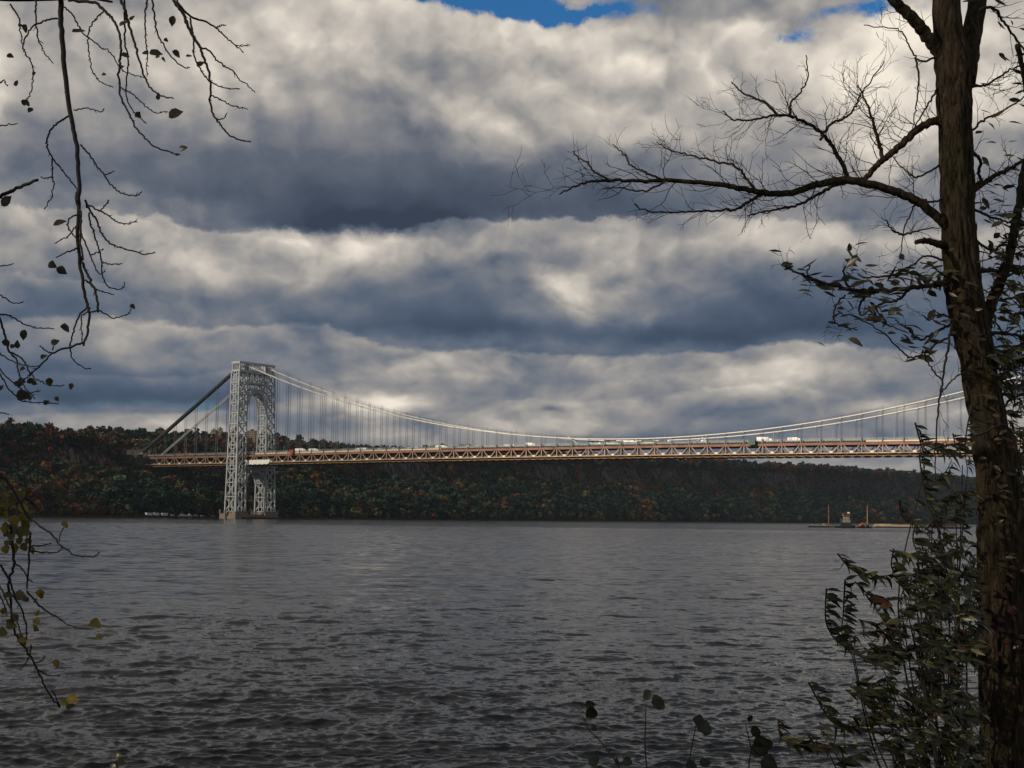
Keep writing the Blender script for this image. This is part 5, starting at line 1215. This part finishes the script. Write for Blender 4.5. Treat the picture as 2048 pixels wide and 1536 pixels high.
def shrub(name, shoots, label, root_px, Y, extra, npx, nleaf, Lpx, bounds, root_y=1760):
    rx = at(root_px, root_y, Y); root = np.array([rx[0], Y, bank_z(rx[0], Y)]); e = empty(name, root); Lv = Leaves(); mb = MB()
    for pts in shoots:
        m1 = MB(); shoot(Lv, m1, pts, Y + .35 * fr.randn(), max(6, int(sum(math.hypot(a[0]-b[0], a[1]-b[1]) for a, b in zip(pts[:-1], pts[1:])) / 8.5)), Lpx, root, .2 * fr.randn()); m1.build('branch', M['twig'], e)
    for i in range(extra):
        x0, x1, y0, y1 = bounds[fr.randint(len(bounds))]; x = x0 + (x1 - x0) * fr.rand(); y = y0 + (y1 - y0) * fr.rand(); l = npx * (.6 + .8 * fr.rand()); a = fr.randn() * .5 + (2.6 if fr.rand() < .6 else -2.4)
        pts = [(x + l * math.cos(a) * u - 10 * u * u, y + l * math.sin(a) * u * .8 + 14 * math.sin(3 * u)) for u in (1, .66, .33, 0)]; shoot(Lv, mb, pts, Y + .55 * fr.randn(), nleaf, Lpx, root, .3 * fr.randn(), 3.2)
    stems = MB()
    for pts in shoots + [[((b[0] + b[1]) / 2, (b[2] + b[3]) / 2)] for b in bounds[:2]]:
        p = pts[-1]; mid = (.45 * root_px + .55 * p[0] + 30 * fr.randn(), .35 * root_y + .65 * p[1] + 40); branch_tube(stems, smooth_path(np.array([root + np.array([.1 * fr.randn(), .1 * fr.randn(), -.05]), at(mid[0], mid[1], Y + .2 * fr.randn()), at(p[0], p[1], Y)]), 8) - root, .010, .004, 5)
    stems.build('stem', M['twig'], e, smooth=True); tag(mb.build('twigs', M['twig'], e), kind='stuff'); Lv.build('foliage', e); tag(e, label, 'shrub', None); return e
shrub('shrub', SH_LOW, 'dense dark green shrub with wind blown leaves left of the trunk at the bottom right', 1890, 10.2, 150, 56, 8, 26, [(1765,1960,1180,1320),(1730,1965,1300,1440),(1740,1970,1400,1545),(1850,1965,1080,1200),(1850,1960,1230,1500)])
SH_UP = [[(1830,845),(1838,875),(1846,905),(1850,930)],[(1838,905),(1842,940),(1848,980),(1860,1020),(1880,1060)],[(1800,1000),(1802,1028),(1822,1046),(1860,1060)],[(1945,810),(1935,850),(1930,900),(1935,940)],[(1900,890),(1880,895),(1860,890),(1840,895)],[(1890,950),(1870,965),(1855,985)],[(1850,1060),(1870,1040),(1890,1010)],[(1930,985),(1905,990),(1880,1000),(1865,1015)]]
shrub('shrub', SH_UP, 'looser olive leaved sapling growing up beside the trunk in front of the bridge deck', 1905, 10.5, 16, 44, 6, 23, [(1890,1960,860,1000),(1868,1955,950,1090),(1900,1960,1040,1110)])
shrub('shrub', [[(2045,760),(2030,800),(2020,850)],[(2048,900),(2030,930),(2028,970)]], 'olive and brown leaved sapling right of the trunk at the picture edge', 2120, 11.9, 70, 48, 7, 26, [(2000,2080,540,760),(2012,2080,780,1000),(2025,2085,980,1130),(2040,2090,1130,1400)])

# ---- slender weeds along the bottom
def broad_leaf(Lv, x, y, Y, Lpx, ang, col, orig, wr_=.85):
    b = at(x, y, Y); d = np.array([math.cos(ang), .25 * fr.randn(), -math.sin(ang)]); Lv.leaf(b - orig, d, np.array([.15 * fr.randn(), -1.0, .45 + .3 * fr.randn()]), Lpx * Y / F, Lpx * wr_ * Y / F, np.array(col) * (.75 + .5 * fr.rand()), .25 + .2 * fr.randn(), True)
GRN = (.030, .038, .012)
for k, (stem, lvs, lab) in enumerate((([(1166,1432),(1178,1460),(1195,1476),(1215,1500),(1238,1535),(1260,1590)], [(1170,1408,22,.1),(1172,1420,30,.5),(1182,1452,16,.6),(1178,1530,26,-.6),(1190,1540,26,.2),(1228,1520,14,.5),(1245,1522,22,.1)], 'leftmost of the thin weeds on the bottom edge, its dark leaves hanging apart'),
     ([(1292,1408),(1291,1450),(1290,1490),(1293,1535),(1296,1600)], [(1292,1400,22,-1.3),(1302,1405,40,.12)], 'tallest straight weed at the bottom with two leaves at its tip'),
     ([(1392,1450),(1386,1480),(1380,1515),(1378,1550),(1376,1610)], [(1394,1452,28,-1.2),(1394,1448,34,.45),(1398,1458,30,.15),(1372,1526,24,.3),(1398,1528,26,-.1)], 'weed with a folded green leaf cluster between the straight one and the broad leaved one'),
     ([(1491,1448),(1497,1475),(1502,1500),(1498,1530),(1496,1600)], [(1494,1438,16,-.1),(1500,1462,28,.1),(1505,1492,44,-.12),(1502,1494,38,.35),(1520,1522,40,.3)], 'weed with broad green leaves nearest the shrub'),
     ([(233,1520),(235,1545),(236,1610)], [(230,1516,16,-.9),(234,1522,18,.2),(232,1530,18,2.6)], 'tiny yellow leaved weed tip at the bottom edge on the left'))):
    Y = 9.4 + .25 * k; P = smooth_path(pxpath(stem + [(stem[-1][0] + 4, 1900)], Y), 6); root = np.array([P[-1][0], Y, bank_z(0, Y)]); P = P[P[:, 2] > root[2] - .1]; e = empty('weed', root); mb = MB(); branch_tube(mb, (P - root), .0032, .006, 5); mb.build('stem', M['twig'], e)
    Lv = Leaves()
    for x, y, l, a in lvs: broad_leaf(Lv, x, y, Y - .02, l, a, (.10, .085, .02) if k == 4 else GRN, root)
    Lv.build('leaves', e); tag(e, lab, 'weed', 'weeds on the bank')

# ---- the tree outside the left edge whose drooping branches hang into view
LY = 8.0
lt = empty('tree', (-4.6, 7.2, bank_z(-4.6, 7.2))); LB = np.array(lt.location); tag(lt, 'nearly bare tree with thin branches hanging down the left side and a few withered leaves', 'tree')
mb = MB(); mb.tube(np.array([(-4.6, 7.2, 3.2), (-4.55, 7.2, 5.0), (-4.4, 7.3, 7.0), (-4.3, 7.4, 9.2), (-4.35, 7.5, 12)]) - LB, [.30, .22, .19, .15, .09], 14); mb.build('trunk', M['bark'], lt, smooth=True)
def stick(P, r0, r1, n=8, mat='birch'):
    mb = MB(); branch_tube(mb, smooth_path(P, 6) - LB, r0, r1, n); return mb.build('limb', M[mat], lt, smooth=True)
A_ = lambda x, y, Y=LY: at(x, y, Y)
stick([(-4.42, 7.3, 6.9), A_(-420, -70), A_(-180, -34), A_(-20, -9), A_(90, -5), A_(170, -6), A_(225, 4)], .05, .006)
stick([(-4.35, 7.4, 8.6), A_(-300, -420), A_(0, -260), A_(200, -190), A_(360, -150), A_(460, -160)], .06, .018)
stick([(-4.55, 7.2, 5.6), A_(-500, 420), A_(-260, 560), A_(-60, 620), A_(0, 637)], .035, .006)
stick([(-4.58, 7.2, 4.6), A_(-520, 900), A_(-280, 930), A_(-60, 935), A_(0, 950)], .03, .006)
for x, y in ((121, 0), (137, 1), (242, 0), (249, 3), (295, 0), (304, 0), (347, 0), (355, 5), (71, 0), (20, 8)):
    yt = -190 if x > 150 else -3
    if x > 150: stick([A_(x - 10, -190), A_(x - 12, -110), A_(x, y)], .010, .006, 6)
BR = [([(121,-4),(123,60),(130,150),(141,230),(153,290),(158,360),(157,430),(156,490),(165,560),(172,600),(178,625),(176,660),(167,692)],12,4.5),
([(116,37),(90,41),(66,53),(52,74),(46,93),(52,109),(63,128),(66,148),(64,175),(59,191),(48,204)],4,2.2),([(71,0),(72,27),(74,63),(79,85),(90,107),(107,127)],4,2),([(20,8),(36,30),(40,55),(45,88)],4,2.5),
([(128,14),(145,30),(159,55),(175,74),(202,93),(224,109),(241,137),(262,148),(290,156)],3.5,2),([(208,22),(189,41),(178,63),(176,90),(180,123),(189,150),(205,167),(227,175)],3.5,2),
([(137,1),(189,6),(202,16),(219,30),(232,49),(241,79),(241,109),(238,137),(239,178),(246,205),(260,232),(271,254),(290,276),(309,293),(336,303),(353,309)],6.5,2.5),([(242,0),(252,27),(260,55),(271,93),(282,128),(290,156),(304,178),(323,191),(347,197)],7,2.5),
([(249,3),(250,41),(249,82),(257,115),(254,148),(252,186),(263,219),(293,247)],5,2.2),([(295,0),(291,36),(291,74),(294,109),(294,153)],4,2),([(304,0),(309,36),(314,63),(328,93),(347,118),(366,134),(380,135)],4.5,2.2),
([(347,0),(366,27),(380,60),(397,88),(407,115),(418,145),(421,178),(422,219),(435,241),(451,263),(476,279),(502,284)],7.5,2.5),([(355,5),(380,34),(405,41),(432,55),(451,74),(470,90),(487,105)],5,2),([(432,55),(440,52),(452,50)],3,2),([(470,90),(485,92),(500,90)],2.6,1.8),
([(402,96),(418,101),(432,118),(448,131),(465,142),(481,160),(495,170),(510,185)],4,2),([(380,36),(386,68),(387,93),(391,120),(405,145),(421,164),(446,175),(480,178)],4.5,2),([(422,191),(443,200),(465,211),(495,219)],3.2,2),([(435,241),(448,236),(454,226)],2.6,1.8),
([(241,175),(262,186),(284,205),(306,223),(336,224)],3.2,1.8),([(148,220),(175,217),(202,223),(208,217)],3,2),([(138,232),(112,249),(96,271),(94,290),(104,314),(123,339),(153,377)],4.5,3),([(104,317),(105,353),(108,369),(102,396),(88,418)],3.5,2),([(105,353),(95,356),(81,354)],2.6,2),
([(161,290),(178,309),(191,328),(208,350),(227,375),(246,387),(271,392),(284,383)],4,2.2),([(208,350),(220,346),(228,341)],2.6,2),([(-30,402),(0,393),(40,374),(76,360)],9,6),([(-10,252),(15,250),(35,247)],3,2),([(155,380),(152,400),(162,430),(160,470),(166,520)],6,4),
([(174,410),(200,422),(221,434),(242,447),(275,444)],4,2.2),([(200,422),(212,410),(218,400)],2.6,2),([(170,400),(182,425),(195,442),(200,460),(211,478),(224,488),(250,498),(289,508),(310,504)],5,2.2),([(178,425),(180,444),(190,470),(198,499),(203,525),(206,554),(216,572),(229,578),(245,577),(250,565)],4,2),
([(160,450),(161,465),(174,494),(182,515),(193,541),(200,548),(210,543)],4,2),([(203,525),(222,528),(244,527)],2.8,2),([(182,510),(195,505),(206,497)],2.8,2),([(172,560),(180,569),(200,582),(228,589)],3.5,2),([(160,515),(167,530),(180,561),(193,593),(196,624)],6,5),
([(197,621),(214,629),(229,636),(255,627),(262,618)],3.2,1.8),([(154,429),(138,439),(137,455),(151,475)],3.4,2.6),([(152,452),(138,470),(109,487)],3.4,2),([(154,496),(135,504),(112,515)],4,2.2),([(177,614),(156,637),(146,666),(141,692),(143,712),(159,731),(182,738)],4,2),
([(195,621),(167,629),(163,650),(164,684)],3.2,2.2),([(167,685),(141,694),(104,707),(81,731),(62,748),(47,761)],4.6,2.6),([(104,707),(91,701),(79,692)],3,2),([(104,700),(108,692)],2.5,1.8),
([(-20,626),(0,629),(21,632),(42,645),(68,654),(109,658)],4,2.2),([(-8,610),(0,637),(10,673),(18,702),(34,720),(36,741),(49,772),(70,798)],5.5,2.4),([(18,702),(47,720),(62,749),(86,765),(104,772),(128,770)],3.6,2),([(-20,690),(0,707),(26,723),(52,731),(81,733)],3.6,2),
([(-20,722),(0,739),(18,759),(39,775),(57,785),(81,781)],3.4,2),([(-20,735),(0,749),(16,775),(39,798),(60,805),(118,808)],3.6,2),([(-10,532),(10,531),(27,528)],3,2),([(-14,582),(10,596),(29,607),(47,603)],3.2,2),([(-12,820),(0,825),(18,829)],3,2),([(-10,170),(0,165),(8,160),(15,172)],3,2),
([(-20,935),(0,950),(17,966),(50,1024),(70,1045),(104,1070),(124,1093),(153,1111),(186,1113),(199,1105)],6.5,2.4),([(33,1010),(50,997),(66,1008),(79,1020)],3.4,2.4),([(60,1066),(58,1115),(54,1177)],5,3.4),([(54,1182),(83,1215),(116,1235),(141,1252),(178,1258)],4.4,2.2),
([(20,1050),(25,1090),(27,1132),(17,1165),(21,1198),(25,1240),(33,1273),(54,1302),(75,1339),(87,1368),(104,1397),(120,1415)],6.5,3),([(-20,1110),(0,1128),(17,1157),(29,1190),(46,1227),(54,1264),(48,1289)],5.5,2.6),([(62,1103),(90,1105),(116,1105),(124,1090)],3.4,2),([(64,1092),(85,1091),(103,1086)],3,2),
([(28,1125),(45,1140),(58,1160),(66,1164)],3.4,2),([(75,1339),(95,1350),(120,1352)],3,2),([(70,1325),(85,1322),(90,1310)],3,2),([(120,1412),(104,1380)],3,2),([(118,1082),(122,1065),(130,1052)],2.4,1.8),([(62,1290),(55,1320),(40,1338)],3,2),([(-10,1298),(8,1305),(28,1308)],3,2),([(-20,1150),(0,1175),(20,1215),(38,1255),(42,1272)],4.5,2.6),([(0,1190),(10,1215),(14,1232)],3.5,2.5)]
LVL = [(345,42,28),(155,62,34),(310,105,34),(352,107,26),(327,118,14),(400,127,24),(350,228,40),(367,297,22),(355,309,14),(20,112,20),(55,208,14),(62,222,18),(118,446,36),(104,530,22),(122,541,30),(265,613,16),(130,655,26),(48,670,28),(42,762,20),(2,775,16),(45,790,40),(143,773,18),(12,403,34),(245,47,22),(250,110,22),(50,56,22),(40,50,12)]
LOWL = [(130,1050,24),(28,1002,30),(8,960,22),(4,1022,20),(30,1045,40),(42,1060,38),(25,1070,34),(52,1052,36),(38,1078,30),(10,1100,24),(40,1192,38),(52,1200,24),(22,1252,30),(6,1262,28),(75,1243,24),(68,1258,26),(192,1248,34),(200,1272,24),(113,1328,26),(145,1398,36),(128,1405,24),(140,1412,26),(15,1085,22),(58,1040,22),(12,1004,34),(2,985,26),(48,1098,20)]
for pts, w0, w1 in BR:
    P = smooth_path(pxpath(pts, LY + .12 * fr.randn(), .25 * fr.randn()), 6); k = LY / F; mb = MB(); branch_tube(mb, P - LB, w0 * k / 2, w1 * k / 2, 6 if w0 > 4 else 5, .0026)
    s_ = 0
    for a, b in zip(P[:-1], P[1:]):                       # buds and spurs
        s_ += np.linalg.norm(b - a)
        if s_ > .035:
            s_ = 0; d = (b - a) / np.linalg.norm(b - a); sd = np.array([-d[2], .3 * fr.randn(), d[0]]) * fr.choice([-1, 1]); l = .006 + .010 * fr.rand() + (.02 * fr.rand() if fr.rand() < .1 else 0)
            mb.tube([a - LB, a - LB + (d * .8 + sd * .7) * l], [.0036, .0012], 4)
    mb.build('branch', M['birch'], lt, smooth=True)
for _ in range(26): LOWL.append((8 + 62 * fr.rand(), 985 + 125 * fr.rand(), 16 + 18 * fr.rand()))
for _ in range(16): LVL.append((4 + 120 * fr.rand(), 600 + 215 * fr.rand(), 13 + 12 * fr.rand()))
for _ in range(14): LVL.append((10 + 380 * fr.rand() ** 1.3, 20 + 250 * fr.rand(), 10 + 10 * fr.rand()))
for _ in range(16): LOWL.append((4 + 80 * fr.rand(), 1180 + 110 * fr.rand(), 14 + 14 * fr.rand()))
Lv = Leaves()
for lst, low in ((LVL, 0), (LOWL, 1)):
    for x, y, l in lst:
        c = (.13, .105, .026) if low else (.05, .044, .018); c = c if not (low and fr.rand() < .4) else (.26, .19, .03)
        a = -1.57 + 3.14 * fr.rand() + (.9 if fr.rand() < .5 else -.2); broad_leaf(Lv, x - l * .35 * math.cos(a), y - l * .4 * math.sin(a), LY - .05 + .1 * fr.rand(), l * (.74 if low else .82), a, c, LB, .62 + .3 * fr.rand())
Lv.build('leaves', lt)
# ------------------------------------------------------------------ autumn haze over the river
hz = MB(); hz.box((-6800, -120, -12), (6800, 8200, 215))
m = bpy.data.materials.new('haze'); m.use_nodes = True; t_ = NT(m.node_tree); o_ = t_.n('ShaderNodeOutputMaterial'); v_ = t_.n('ShaderNodeVolumePrincipled')
v_.inputs['Color'].default_value = (0.70, 0.84, 1.0, 1); v_.inputs['Density'].default_value = 0.000028; v_.inputs['Anisotropy'].default_value = 0.1; t_.l(v_.outputs[0], o_.inputs['Volume'])
tag(hz.build('haze', m), kind='stuff')
S.cycles.volume_bounces = 0
S.render.resolution_x, S.render.resolution_y = 1024, 768
S.cycles.max_bounces = 6; S.cycles.diffuse_bounces = 2; S.cycles.glossy_bounces = 3; S.cycles.transparent_max_bounces = 8
S.cycles.use_denoising = True
